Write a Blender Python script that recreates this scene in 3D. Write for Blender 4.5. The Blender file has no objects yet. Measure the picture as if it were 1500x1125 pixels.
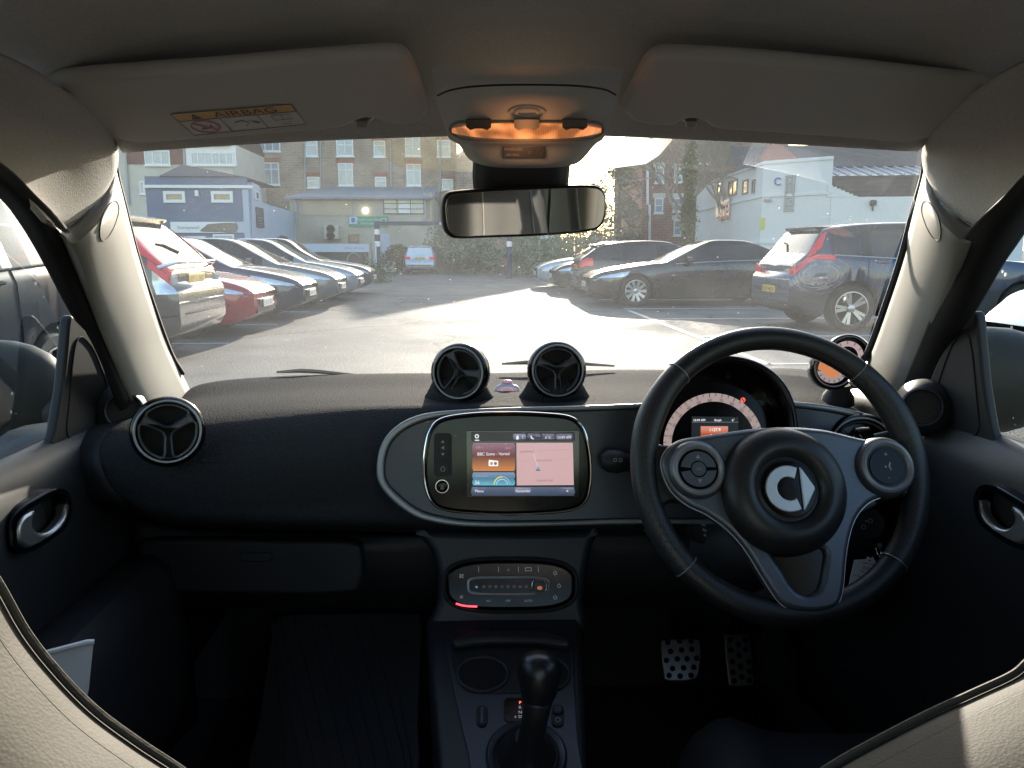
import bpy, bmesh, math, random
from mathutils import Vector as V, Matrix
R = math.radians
random.seed(11)
sc = bpy.context.scene
COL = sc.collection
# ------------------------------------------------------------------ camera model (photo 1500 x 1125)
CAM = V((-0.055, 0.0, 1.25)); YAW = R(3.08); PITCH = R(-9.9); FPX = 1133.0
FWD = V((math.sin(YAW) * math.cos(PITCH), math.cos(YAW) * math.cos(PITCH), math.sin(PITCH)))
RGT = V((math.cos(YAW), -math.sin(YAW), 0)); UPV = RGT.cross(FWD)

def ray(px, py): return FWD + RGT * ((px - 750) / FPX) + UPV * ((562.5 - py) / FPX)
def W(px, py, Y):
    d = ray(px, py); return CAM + d * ((Y - CAM.y) / d.y)
def WX(px, py, X):
    d = ray(px, py); return CAM + d * ((X - CAM.x) / d.x)
def G(px, py, z=0.0):
    d = ray(px, py); return CAM + d * ((z - CAM.z) / d.z)

class PL:
    """a flat panel in the world: origin, normal; hit() drops a sight line on it"""
    def __init__(s, o, n, roll=0.0):
        s.o = V(o); s.n = V(n).normalized()
        s.ux = V((0, 0, 1)).cross(s.n).normalized(); s.uy = s.n.cross(s.ux)
        if roll:
            c, q = math.cos(roll), math.sin(roll)
            s.ux, s.uy = s.ux * c + s.uy * q, s.uy * c - s.ux * q
    def uv(s, px, py):
        d = ray(px, py); p = CAM + d * ((s.o - CAM).dot(s.n) / d.dot(s.n)) - s.o
        return (p.dot(s.ux), p.dot(s.uy))
    def at(s, a, b, h=0.0): return s.o + s.ux * a + s.uy * b + s.n * h
    def hit(s, px, py, h=0.0):
        a, b = s.uv(px, py); return s.at(a, b, h)
    def px(s, px, py):
        a, b = s.uv(px, py); c, d = s.uv(px + 1, py); return math.hypot(c - a, d - b)

# ------------------------------------------------------------------ materials
MATS = {}
def mat(name, col, rough=0.5, metal=0.0, bump=0.0, bscale=200.0, vary=0.12, vscale=6.0, coat=0.0, spec=0.5,
        emit=None, estr=1.0, kind='noise', rvary=0.0, sheen=0.0):
    if name in MATS: return MATS[name]
    m = bpy.data.materials.new(name); m.use_nodes = True
    nt = m.node_tree; N = nt.nodes; L = nt.links
    b = N['Principled BSDF']
    b.inputs['Roughness'].default_value = rough; b.inputs['Metallic'].default_value = metal
    b.inputs['Coat Weight'].default_value = coat; b.inputs['Coat Roughness'].default_value = 0.05
    b.inputs['Specular IOR Level'].default_value = spec
    if sheen: b.inputs['Sheen Weight'].default_value = sheen
    tc = N.new('ShaderNodeTexCoord')
    nz = N.new('ShaderNodeTexNoise'); nz.inputs['Scale'].default_value = vscale; nz.inputs['Detail'].default_value = 4
    L.new(tc.outputs['Object'], nz.inputs['Vector'])
    mx = N.new('ShaderNodeMix'); mx.data_type = 'RGBA'
    lo = [max(0, c * (1 - vary)) for c in col[:3]] + [1]; hi = [min(1, c * (1 + vary)) for c in col[:3]] + [1]
    mx.inputs[6].default_value = lo; mx.inputs[7].default_value = hi
    L.new(nz.outputs['Fac'], mx.inputs[0]); L.new(mx.outputs[2], b.inputs['Base Color'])
    if rvary:
        mr = N.new('ShaderNodeMapRange'); mr.inputs[3].default_value = max(0, rough - rvary); mr.inputs[4].default_value = min(1, rough + rvary)
        L.new(nz.outputs['Fac'], mr.inputs[0]); L.new(mr.outputs[0], b.inputs['Roughness'])
    if bump:
        if kind == 'voronoi':
            t = N.new('ShaderNodeTexVoronoi'); t.inputs['Scale'].default_value = bscale; out = t.outputs['Distance']
        elif kind == 'wave':
            t = N.new('ShaderNodeTexWave'); t.inputs['Scale'].default_value = bscale; out = t.outputs['Fac']
        else:
            t = N.new('ShaderNodeTexNoise'); t.inputs['Scale'].default_value = bscale; t.inputs['Detail'].default_value = 3; out = t.outputs['Fac']
        L.new(tc.outputs['Object'], t.inputs['Vector'])
        bp = N.new('ShaderNodeBump'); bp.inputs['Strength'].default_value = bump; bp.inputs['Distance'].default_value = 0.4 / bscale
        L.new(out, bp.inputs['Height']); L.new(bp.outputs['Normal'], b.inputs['Normal'])
    if emit:
        b.inputs['Emission Color'].default_value = (*emit[:3], 1); b.inputs['Emission Strength'].default_value = estr
    MATS[name] = m
    return m

def emis(r, g, b, s=1.0):
    """a lit screen colour"""
    k = 'lit_%.2f_%.2f_%.2f_%.2f' % (r, g, b, s)
    return mat(k, (0.02, 0.02, 0.02), 0.4, emit=(r, g, b), estr=s * .45)

# ------------------------------------------------------------------ mesh collecting
class MB:
    def __init__(s): s.v = []; s.f = []; s.m = []; s.sm = []
    def add(s, vs, fs, m=0, smooth=True):
        o = len(s.v); s.v += [V(p) for p in vs]
        for f in fs: s.f.append([o + i for i in f]); s.m.append(m); s.sm.append(smooth)
        return s
    def quad(s, a, b, c, d, m=0): return s.add([a, b, c, d], [(0, 1, 2, 3)], m, False)
    def box(s, c, size, m=0, rot=None):
        x, y, z = [k / 2 for k in size]; c = V(c)
        P = [V((i, j, k)) for i in (-x, x) for j in (-y, y) for k in (-z, z)]
        if rot is not None: P = [rot @ p for p in P]
        return s.add([c + p for p in P], [(0, 1, 3, 2), (4, 6, 7, 5), (0, 4, 5, 1), (2, 3, 7, 6), (0, 2, 6, 4), (1, 5, 7, 3)], m, False)
    def tube(s, pts, r, n=8, closed=False, m=0, flat=1.0, cap=True):
        pts = [V(p) for p in pts]; k = len(pts)
        rs = r if isinstance(r, (list, tuple)) else [r] * k
        up0 = None; vs = []
        for i, p in enumerate(pts):
            a = pts[i - 1] if (i > 0 or closed) else p; b = pts[(i + 1) % k] if (i < k - 1 or closed) else p
            t = (b - a)
            t = t.normalized() if t.length > 1e-9 else V((0, 0, 1))
            if up0 is None:
                up0 = V((0, 0, 1)) if abs(t.z) < 0.9 else V((1, 0, 0))
            u = (up0 - t * up0.dot(t))
            u = u.normalized() if u.length > 1e-6 else t.orthogonal().normalized()
            up0 = u; w = t.cross(u)
            for j in range(n):
                q = 2 * math.pi * j / n
                vs.append(p + u * (rs[i] * math.cos(q)) + w * (rs[i] * flat * math.sin(q)))
        fs = []
        for i in range(k if closed else k - 1):
            for j in range(n):
                a = i * n + j; b = i * n + (j + 1) % n; c = ((i + 1) % k) * n + (j + 1) % n; d = ((i + 1) % k) * n + j
                fs.append((a, b, c, d))
        if not closed and cap: fs += [tuple(range(n - 1, -1, -1)), tuple((k - 1) * n + j for j in range(n))]
        return s.add(vs, fs, m)
    def lathe(s, prof, o, n, ux=None, seg=32, m=0, sx=1.0, sy=1.0, ms=None):
        """prof: (radius, height along n)"""
        o = V(o); n = V(n).normalized(); ux = V(ux).normalized() if ux is not None else n.orthogonal().normalized(); uy = n.cross(ux)
        vs = []; k = len(prof)
        for (r, h) in prof:
            for j in range(seg):
                q = 2 * math.pi * j / seg
                vs.append(o + ux * (r * sx * math.cos(q)) + uy * (r * sy * math.sin(q)) + n * h)
        base = len(s.v); s.v += vs
        for i in range(k - 1):
            for j in range(seg):
                s.f.append([base + i * seg + j, base + i * seg + (j + 1) % seg, base + (i + 1) * seg + (j + 1) % seg, base + (i + 1) * seg + j])
                s.m.append(ms[i] if ms else m); s.sm.append(True)
        s.f.append([base + (k - 1) * seg + j for j in range(seg)]); s.m.append(ms[-1] if ms else m); s.sm.append(True)
        s.f.append([base + j for j in range(seg - 1, -1, -1)]); s.m.append(m); s.sm.append(True)
        return s
    def loft(s, rows, nu=24, nv=4, m=0, closed_u=False):
        """rows: lists of points with equal counts; smooth both ways"""
        rs = [spline([V(p) for p in r], nu, closed_u) for r in rows]
        nc = len(rs[0]); cols = [spline([r[j] for r in rs], (len(rows) - 1) * nv + 1) for j in range(nc)]
        k = len(cols[0]); vs = [cols[j][i] for i in range(k) for j in range(nc)]
        fs = []
        for i in range(k - 1):
            for j in range(nc if closed_u else nc - 1):
                j2 = (j + 1) % nc
                fs.append((i * nc + j, i * nc + j2, (i + 1) * nc + j2, (i + 1) * nc + j))
        return s.add(vs, fs, m)
    def plate(s, pl, outs, h0, h1, bev=0.0, m=0, res=2, local=False):
        """flat plate on panel PL with the outline outs[0] (pixels) and holes outs[1:], from height h0 to h1"""
        cu = bpy.data.curves.new('t', 'CURVE'); cu.dimensions = '2D'; cu.fill_mode = 'BOTH'
        t = (h1 - h0) / 2
        bev = min(bev, t * 0.95)
        cu.extrude = max(t - bev, 0); cu.bevel_depth = bev; cu.bevel_resolution = res; cu.offset = -bev
        for o in outs:
            P = o if local else [pl.uv(*q) for q in o]
            sp = cu.splines.new('POLY'); sp.points.add(len(P) - 1); sp.use_cyclic_u = True
            for i, (a, b) in enumerate(P): sp.points[i].co = (a, b, 0, 1)
        ob = bpy.data.objects.new('t', cu); COL.objects.link(ob)
        dg = bpy.context.evaluated_depsgraph_get()
        me = bpy.data.meshes.new_from_object(ob.evaluated_get(dg))
        vs = [pl.at(v.co.x, v.co.y, (h0 + h1) / 2 + v.co.z) for v in me.vertices]
        s.add(vs, [tuple(p.vertices) for p in me.polygons], m)
        bpy.data.objects.remove(ob); bpy.data.curves.remove(cu); bpy.data.meshes.remove(me)
        return s
    def text(s, string, pl, px, py, hpx, m=0, h=0.0006, ang=0.0, wide=1.0, align=0.5, flip=False):
        """lettering on panel PL, centred on the pixel; hpx = height of the capitals"""
        vs, fs, x0, x1, y0, y1 = font(string)
        k = hpx * pl.px(px, py) / 0.70; a0, b0 = pl.uv(px, py)
        c, q = math.cos(ang), math.sin(ang); out = []
        for (x, y) in vs:
            u = (x - x0 - (x1 - x0) * align) * k * wide; w = (y - 0.35) * k
            if flip: u = -u; w = -w
            out.append(pl.at(a0 + u * c - w * q, b0 + u * q + w * c, h))
        return s.add(out, fs, m, False)
    def disc(s, pl, cx, cy, r, h=0.0, m=0, seg=24, ry=None):
        ry = ry or r
        P = [(cx + r * math.cos(2 * math.pi * i / seg), cy - ry * math.sin(2 * math.pi * i / seg)) for i in range(seg)]
        return s.add([pl.hit(*p, h) for p in P], [tuple(range(seg))], m, False)
    def poly(s, pl, pts, h=0.0, m=0): return s.add([pl.hit(*p, h) for p in pts], [tuple(range(len(pts)))], m, False)
    def strip(s, pl, pts, w, h=0.0, m=0, closed=False):
        """a flat painted line, w pixels wide"""
        P = [V((*p, 0)) for p in pts]; k = len(P); vs = []; fs = []
        for i, p in enumerate(P):
            a = P[i - 1] if (i or closed) else p; b = P[(i + 1) % k] if (i < k - 1 or closed) else p
            t = (b - a).normalized(); n = V((-t.y, t.x, 0)) * w / 2
            vs += [pl.hit(p.x + n.x, p.y + n.y, h), pl.hit(p.x - n.x, p.y - n.y, h)]
        for i in range(k if closed else k - 1):
            j = (i + 1) % k; fs.append((2 * i, 2 * i + 1, 2 * j + 1, 2 * j))
        return s.add(vs, fs, m, False)

FONTS = {}
def font(string):
    if string not in FONTS:
        cu = bpy.data.curves.new('f', 'FONT'); cu.body = string; cu.size = 1; cu.resolution_u = 3
        ob = bpy.data.objects.new('f', cu); COL.objects.link(ob)
        me = bpy.data.meshes.new_from_object(ob.evaluated_get(bpy.context.evaluated_depsgraph_get()))
        vs = [(v.co.x, v.co.y) for v in me.vertices]; fs = [tuple(p.vertices) for p in me.polygons]
        xs = [v[0] for v in vs] or [0]; ys = [v[1] for v in vs] or [0]
        FONTS[string] = (vs, fs, min(xs), max(xs), min(ys), max(ys))
        bpy.data.objects.remove(ob); bpy.data.curves.remove(cu); bpy.data.meshes.remove(me)
    return FONTS[string]

def spline(P, n, closed=False):
    """Catmull-Rom through P, n samples"""
    k = len(P)
    if k == 2 and not closed: return [P[0].lerp(P[1], i / (n - 1)) for i in range(n)]
    out = []
    for i in range(n):
        t = i / n * k if closed else i / (n - 1) * (k - 1)
        j = int(t) if closed else min(int(t), k - 2); u = t - j
        if closed: a, b, c, d = P[(j - 1) % k], P[j % k], P[(j + 1) % k], P[(j + 2) % k]
        else:
            b, c = P[j], P[j + 1]; a = P[j - 1] if j > 0 else b * 2 - c; d = P[j + 2] if j + 2 < k else c * 2 - b
        out.append(0.5 * (2 * b + (c - a) * u + (2 * a - 5 * b + 4 * c - d) * u * u + (3 * b - a - 3 * c + d) * u ** 3))
    return out
def curve2(P, n, closed=True): return [(p.x, p.y) for p in spline([V((*q, 0)) for q in P], n, closed)]
def rr(x0, y0, x1, y1, r, n=5):
    out = []
    for cx, cy, a in ((x1 - r, y0 + r, -90), (x1 - r, y1 - r, 0), (x0 + r, y1 - r, 90), (x0 + r, y0 + r, 180)):
        out += [(cx + r * math.cos(R(a + 90 * i / n)), cy + r * math.sin(R(a + 90 * i / n))) for i in range(n + 1)]
    return out
def ell(cx, cy, a, b=None, n=32, rot=0.0):
    b = b or a; c, s = math.cos(rot), math.sin(rot)
    return [(cx + a * math.cos(q) * c - b * math.sin(q) * s, cy + a * math.cos(q) * s + b * math.sin(q) * c) for q in [2 * math.pi * i / n for i in range(n)]]
def sup(cx, cy, a, b, p=3.0, n=40):
    out = []
    for i in range(n):
        q = 2 * math.pi * i / n; c, s = math.cos(q), math.sin(q)
        out.append((cx + a * math.copysign(abs(c) ** (2 / p), c), cy + b * math.copysign(abs(s) ** (2 / p), s)))
    return out

def obj(name, mb, mats, parent=None, bevel=0.0, subd=0, solid=0.0, sharp=40, label=None, weld=False):
    me = bpy.data.meshes.new(name); me.from_pydata([tuple(v) for v in mb.v], [], mb.f); 
    for m in (mats if isinstance(mats, (list, tuple)) else [mats]): me.materials.append(m)
    me.polygons.foreach_set('material_index', mb.m); me.polygons.foreach_set('use_smooth', mb.sm)
    me.update()
    if weld:
        bm = bmesh.new(); bm.from_mesh(me); bmesh.ops.remove_doubles(bm, verts=bm.verts, dist=1e-5)
        bmesh.ops.recalc_face_normals(bm, faces=bm.faces); bm.to_mesh(me); bm.free()
    if any(mb.sm): me.set_sharp_from_angle(angle=R(sharp))
    o = bpy.data.objects.new(name, me); COL.objects.link(o)
    if parent: o.parent = parent
    if solid:
        d = o.modifiers.new('Solid', 'SOLIDIFY'); d.thickness = solid; d.offset = -1
    if bevel:
        d = o.modifiers.new('Bevel', 'BEVEL'); d.width = bevel; d.segments = 2; d.limit_method = 'ANGLE'; d.angle_limit = R(35)
    if subd:
        d = o.modifiers.new('Sub', 'SUBSURF'); d.levels = subd; d.render_levels = subd
    if label: o['label'] = label
    return o
def tag(o, label=None, cat=None, group=None, kind=None):
    if label: o['label'] = label
    if cat: o['category'] = cat
    if group: o['group'] = group
    if kind: o['kind'] = kind
    return o
def empty(name, loc=(0, 0, 0), rz=0.0):
    o = bpy.data.objects.new(name, None); COL.objects.link(o); o.location = loc; o.rotation_euler = (0, 0, rz); o.empty_display_size = 0.1
    return o
def kids(o): return [c for c in bpy.data.objects if c.parent == o]
def dup(o, parent=None):
    ch = kids(o); c = o.copy(); COL.objects.link(c); c.parent = parent
    for q in ch: dup(q, c)
    return c
# ================================================================== MATERIALS OF THE CABIN
M_head = mat('headliner_fabric', (0.50, 0.48, 0.455), 0.95, bump=0.8, bscale=520, vary=0.16, vscale=260, spec=0.15)
M_trim = mat('pillar_plastic', (0.215, 0.208, 0.19), 0.6, bump=0.12, bscale=1500, vary=0.05, vscale=20, spec=0.3)
M_visor = mat('visor_vinyl', (0.48, 0.46, 0.43), 0.7, bump=0.15, bscale=1400, vary=0.04, spec=0.3)
M_black = mat('black_plastic', (0.012, 0.012, 0.014), 0.55, bump=0.12, bscale=1400, vary=0.3, vscale=30, spec=0.4)
M_door = mat('door_plastic', (0.024, 0.025, 0.029), 0.48, bump=0.2, bscale=1300, vary=0.2, vscale=8, spec=0.45)
M_rubber = mat('black_rubber', (0.010, 0.010, 0.010), 0.7, bump=0.1, bscale=600, spec=0.3)
M_dash = mat('dash_fabric', (0.029, 0.030, 0.033), 0.88, bump=1.0, bscale=360, vary=0.45, vscale=420, spec=0.03, kind='voronoi')
M_gloss = mat('gloss_black', (0.004, 0.004, 0.005), 0.14, spec=0.22, vary=0.2, rvary=0.04, vscale=40)
M_satin = mat('satin_grey', (0.040, 0.046, 0.060), 0.38, metal=0.4, vary=0.08, vscale=5, rvary=0.05)
M_silver = mat('satin_silver', (0.60, 0.61, 0.63), 0.38, metal=0.6, vary=0.06)
M_trimgrey = mat('trim_grey', (0.26, 0.27, 0.29), 0.40, metal=0.4, vary=0.06)
M_chrome = mat('chrome', (0.75, 0.75, 0.76), 0.12, metal=1.0, vary=0.04)
M_alloy = mat('brushed_alloy', (0.50, 0.51, 0.53), 0.30, metal=0.9, vary=0.08, vscale=30)
M_wheel = mat('wheel_leather', (0.014, 0.014, 0.016), 0.42, bump=0.35, bscale=700, vary=0.25, vscale=20, spec=0.45, kind='voronoi')
M_spoke = mat('spoke_satin', (0.105, 0.117, 0.14), 0.42, metal=0.6, vary=0.08)
M_mat = mat('mat_rubber', (0.13, 0.14, 0.165), 0.7, bump=0.2, bscale=300)
M_carpet = mat('footwell_carpet', (0.035, 0.035, 0.04), 0.95, bump=0.6, bscale=500, vary=0.4, vscale=300)
M_console = mat('console_plastic', (0.015, 0.017, 0.023), 0.5, bump=0.15, bscale=1300, vary=0.15)
M_white = mat('print_white', (0.75, 0.75, 0.76), 0.6)
M_grey = mat('print_grey', (0.30, 0.30, 0.31), 0.6)
M_dark = mat('print_dark', (0.02, 0.02, 0.02), 0.6)
M_mirror = mat('mirror_silver', (0.72, 0.72, 0.70), 0.015, metal=1.0, vary=0.01)
M_paper = mat('paper', (0.90, 0.91, 0.94), 0.75, vary=0.05, bump=0.1, bscale=80)

# perforated leather of the wheel grips
def perforated():
    m = mat('perforated_leather', (0.020, 0.021, 0.024), 0.45, spec=0.45); nt = m.node_tree; N = nt.nodes; L = nt.links; b = N['Principled BSDF']
    tc = N.new('ShaderNodeTexCoord'); vo = N.new('ShaderNodeTexVoronoi'); vo.inputs['Scale'].default_value = 260; vo.inputs['Randomness'].default_value = 0.12
    cr = N.new('ShaderNodeValToRGB'); cr.color_ramp.elements[0].position = 0.22; cr.color_ramp.elements[1].position = 0.34
    L.new(tc.outputs['Object'], vo.inputs['Vector']); L.new(vo.outputs['Distance'], cr.inputs[0])
    mx = N.new('ShaderNodeMix'); mx.data_type = 'RGBA'; mx.inputs[6].default_value = (0.006, 0.006, 0.006, 1); mx.inputs[7].default_value = (0.022, 0.023, 0.026, 1)
    L.new(cr.outputs[0], mx.inputs[0]); L.new(mx.outputs[2], b.inputs['Base Color'])
    bp = N.new('ShaderNodeBump'); bp.inputs['Strength'].default_value = 0.3; bp.inputs['Distance'].default_value = 0.001
    L.new(cr.outputs[0], bp.inputs['Height']); L.new(bp.outputs['Normal'], b.inputs['Normal'])
    return m
M_perf = perforated()

# glass: clear pane with a film of dust and dried drops that catches the sun
def glass(name, tint=(0.97, 0.98, 0.975), dust=0.05, specks=0.5, rain=0.0, swirl=False):
    m = bpy.data.materials.new(name); m.use_nodes = True; nt = m.node_tree; N = nt.nodes; L = nt.links
    N.remove(N['Principled BSDF']); out = N['Material Output']
    tr = N.new('ShaderNodeBsdfTransparent'); tr.inputs[0].default_value = (*tint, 1)
    gl = N.new('ShaderNodeBsdfGlossy'); gl.inputs['Roughness'].default_value = 0.01
    fr = N.new('ShaderNodeFresnel'); fr.inputs[0].default_value = 1.45
    ml = N.new('ShaderNodeMath'); ml.operation = 'MULTIPLY'; ml.inputs[1].default_value = 0.22; L.new(fr.outputs[0], ml.inputs[0])
    m1 = N.new('ShaderNodeMixShader'); L.new(ml.outputs[0], m1.inputs[0]); L.new(tr.outputs[0], m1.inputs[1]); L.new(gl.outputs[0], m1.inputs[2])
    t0 = N.new('ShaderNodeBsdfTranslucent'); t0.inputs[0].default_value = (0.84, 0.84, 0.83, 1)
    rf = N.new('ShaderNodeBsdfRefraction'); rf.inputs['Roughness'].default_value = .62; rf.inputs['IOR'].default_value = 1.22; rf.inputs[0].default_value = (.95, .95, .95, 1)
    tl = N.new('ShaderNodeMixShader'); tl.inputs[0].default_value = .5; L.new(t0.outputs[0], tl.inputs[1]); L.new(rf.outputs[0], tl.inputs[2])
    tc = N.new('ShaderNodeTexCoord')
    def noise(scale, det=4, dim=None):
        t = N.new('ShaderNodeTexNoise'); t.inputs['Scale'].default_value = scale; t.inputs['Detail'].default_value = det
        L.new(tc.outputs['Object'], t.inputs['Vector']); return t.outputs['Fac']
    def rng(src, a, b, c, d):
        t = N.new('ShaderNodeMapRange'); t.inputs[1].default_value = a; t.inputs[2].default_value = b; t.inputs[3].default_value = c; t.inputs[4].default_value = d
        L.new(src, t.inputs[0]); return t.outputs[0]
    def op(o, a, b):
        t = N.new('ShaderNodeMath'); t.operation = o; t.use_clamp = (o == 'ADD')
        for i, x in ((0, a), (1, b)):
            if isinstance(x, (int, float)): t.inputs[i].default_value = x
            else: L.new(x, t.inputs[i])
        return t.outputs[0]
    film = rng(noise(5.0, 6), 0.3, 0.75, dust * 0.45, dust * 1.5)
    vo = N.new('ShaderNodeTexVoronoi'); vo.inputs['Scale'].default_value = 75; L.new(tc.outputs['Object'], vo.inputs['Vector'])
    sp = rng(vo.outputs['Distance'], 0.04, 0.10, 1.0, 0.0)
    sel = rng(noise(22, 2), 0.56, 0.62, 0.0, specks)
    fac = op('ADD', film, op('MULTIPLY', sp, sel))
    v2 = N.new('ShaderNodeTexVoronoi'); v2.inputs['Scale'].default_value = 260; L.new(tc.outputs['Object'], v2.inputs['Vector'])
    fac = op('ADD', fac, op('MULTIPLY', rng(v2.outputs['Distance'], 0.10, 0.26, 1.0, 0.0), rng(noise(9, 3), 0.5, 0.7, 0.0, dust * 2.2)))
    if rain:
        v3 = N.new('ShaderNodeTexVoronoi'); v3.inputs['Scale'].default_value = 42; L.new(tc.outputs['Object'], v3.inputs['Vector'])
        fac = op('ADD', fac, op('MULTIPLY', rng(v3.outputs['Distance'], 0.07, 0.14, 1.0, 0.0), rng(noise(14, 2), 0.45, 0.6, 0.0, rain)))
    m2 = N.new('ShaderNodeMixShader'); L.new(fac, m2.inputs[0]); L.new(m1.outputs[0], m2.inputs[1]); L.new(tl.outputs[0], m2.inputs[2])
    L.new(m2.outputs[0], out.inputs[0]); MATS[name] = m
    return m
M_screen = glass('windscreen_glass', dust=0.068, specks=0.8)
M_side = glass('side_glass', tint=(0.74, 0.80, 0.84), dust=0.004, specks=0.5, rain=0.8)
M_frit = glass('frit_dots', tint=(0.86, 0.80, 0.68), dust=0.012, specks=0.5)
M_clear = glass('clear_lens', tint=(0.97, 0.97, 0.97), dust=0.002, specks=0.0)

# ================================================================== THE CAR WE SIT IN
car = empty('city_car', (0, 0, 0))
tag(car, 'small two seat car seen from inside, black dashboard and beige roof lining', 'car')
MX = lambda p: (1524 - p[0], p[1], p[2])      # the other side of the cabin

# ---- headliner
hx = [(172, 213, .955), (300, 204, .985), (450, 196, 1.005), (640, 190, 1.02), (760, 189, 1.022), (900, 190, 1.02), (1050, 196, 1.005), (1210, 204, .985), (1352, 213, .955)]
row0 = [W(*p) for p in hx]
def back(dy, dz, wide, fall):
    out = []
    for i, p in enumerate(row0):
        t = (i - 4) / 4
        out.append(V((p.x * wide, p.y + dy, 1.405 + dz - fall * abs(t) ** 3.2)))
    return out
hb = MB().loft([[p + V((0, .012, .004)) for p in row0], [p + V((0, 0, .006)) for p in row0], back(-.05, .038, 1.02, .03), back(-.15, .066, 1.06, .05), back(-.32, .088, 1.12, .07),
                back(-.6, .100, 1.16, .09), back(-1.0, .10, 1.16, .1), back(-1.5, .06, 1.12, .12)], 40, 5)
obj('headliner', hb, M_head, car, solid=-.01)

# ---- A pillars
A = [[(172, 213, .955), (122, 205, .885), (62, 180, .82), (5, 150, .76), (-60, 130, .70)],
     [(174, 232, .965), (130, 236, .895), (75, 226, .83), (25, 215, .77), (-30, 205, .71)],
     [(171, 252, .985), (150, 290, .945), (118, 320, .89), (94, 333, .85), (70, 322, .80)]]
B = [[(171, 252, .987), (150, 290, .947), (118, 320, .892), (94, 333, .852), (70, 322, .803)],
     [(181, 290, 1.02), (160, 322, .965), (134, 350, .91), (112, 366, .875), (92, 352, .845)],
     [(201, 370, 1.12), (180, 398, 1.045), (155, 424, .985), (137, 438, .95), (122, 428, .93)],
     [(223, 440, 1.22), (203, 468, 1.13), (180, 494, 1.065), (162, 508, 1.03), (150, 498, 1.02)],
     [(249, 510, 1.32), (228, 543, 1.22), (208, 568, 1.15), (191, 580, 1.12), (180, 572, 1.11)],
     [(285, 585, 1.43), (260, 606, 1.31), (238, 622, 1.23), (220, 630, 1.19), (205, 622, 1.18)]]
B = [B[0]] + [[(x, y, r[0][2] - (r[0][2] - r[4][2]) * k) for (x, y, d), k in zip(r, (0, .56, .86, .96, 1.0))] for r in B[1:]]
seal_o = [(-160, 70, .58), (-60, 210, .66), (0, 252, .715), (38, 290, .76), (70, 322, .803), (92, 352, .845), (122, 428, .93), (150, 498, 1.02), (180, 572, 1.11), (205, 622, 1.18)]
seal_o = [(x + 14, y - 5, d + .016) for x, y, d in seal_o]
seal_i = [(-160, 110, .60), (-60, 245, .70), (0, 291, .77), (27, 325, .81), (50, 362, .84), (72, 402, .88), (105, 463, .945), (130, 494, 1.0), (160, 560, 1.07), (186, 625, 1.14)]
for side in (0, 1):
    f = (lambda p: p) if not side else MX
    L3 = lambda rows: [[W(*f(p)) for p in r] for r in rows]
    p = obj('pillar_trim', MB().loft(L3(B), 14, 5), M_trim, car, solid=-.006 if side else .006)
    obj('pillar_lining', MB().loft(L3([[(160, 150, .90), (110, 140, .84), (60, 110, .77), (-10, 80, .70), (-90, 60, .64)]] + A), 16, 6), M_head, p, solid=-.006 if side else .006)
    pl = PL(W(*f((160, 322, .955))), (V((.5 if not side else -.5, -.8, .1))))
    lid = curve2([f((q[0], q[1], 0))[:2] for q in [(150, 318), (160, 300), (170, 295), (174, 308), (168, 330), (158, 348), (149, 352), (146, 340)]], 28)
    vs = []
    rows = [[W(*f(q)) for q in r] for r in B[:4]]
    # the airbag lid: a raised lip that follows the trim
    from mathutils.bvhtree import BVHTree
    tb = MB().loft(rows, 14, 5); bv = BVHTree.FromPolygons(tb.v, tb.f)
    lip = []
    for q in lid:
        h = bv.ray_cast(CAM, ray(*q).normalized())
        if h[0] is not None: lip.append(h[0] - ray(*q).normalized() * .0016)
    if len(lip) > 8: obj('airbag_lid', MB().tube(lip, .0007, 6, closed=True), mat('groove_grey', (.07, .068, .06), .8), p)
    # seam between lining and plastic
    obj('seam', MB().tube([W(*f(q)) + V((0, -.003, 0)) for q in B[0]], .0012, 6), M_black, p)
    obj('door_seal', MB().loft([[W(*f(q)) for q in seal_o], [W(*f(((a[0] * .45 + b[0] * .55), (a[1] * .45 + b[1] * .55), (a[2] * .5 + b[2] * .5) - .012))) for a, b in zip(seal_o, seal_i)], [W(*f(q)) for q in seal_i]], 30, 6), M_rubber, car, solid=-.01)

# ---- windscreen
top = [p + V((0, .012, .004)) for p in row0]; top = [V((p.x * 1.05, p.y, p.z)) for p in top]
bot = [V((x, y + .03, .922)) for x, y in ((-.68, 1.40), (-.54, 1.48), (-.38, 1.535), (-.18, 1.565), (0, 1.57), (.18, 1.565), (.38, 1.535), (.54, 1.48), (.68, 1.40))]
mid = [a.lerp(b, .5) + V((0, .018, .018)) for a, b in zip(top, bot)]
ws = obj('windscreen', MB().loft([top, mid, bot], 40, 10), M_screen, car)
# tinted dotted band round the mirror foot, printed on the glass
wb = MB().loft([top, mid, bot], 40, 10); wbv = BVHTree.FromPolygons(wb.v, wb.f)
def on_glass(px, py, off=.003):
    d = ray(px, py).normalized(); h = wbv.ray_cast(CAM, d)
    return (h[0] if h[0] is not None else W(px, py, 1.1)) - d * off
fo = [(530, 180), (545, 205), (565, 232), (592, 247), (640, 250), (700, 252), (800, 252), (900, 246), (946, 240), (965, 228), (985, 205), (1000, 180)]
ft = [(530, 180), (560, 180), (600, 180), (640, 180), (680, 180), (720, 180), (800, 180), (860, 180), (900, 180), (940, 180), (970, 180), (1000, 180)]
fb = MB()
for i in range(len(fo)):
    for k in range(5):
        t = k / 4; fb.v.append(on_glass(ft[i][0] + (fo[i][0] - ft[i][0]) * t, ft[i][1] + (fo[i][1] - ft[i][1]) * t))
for i in range(len(fo) - 1):
    for k in range(4): fb.f.append([i * 5 + k, i * 5 + k + 1, (i + 1) * 5 + k + 1, (i + 1) * 5 + k]); fb.m.append(0); fb.sm.append(True)
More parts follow.
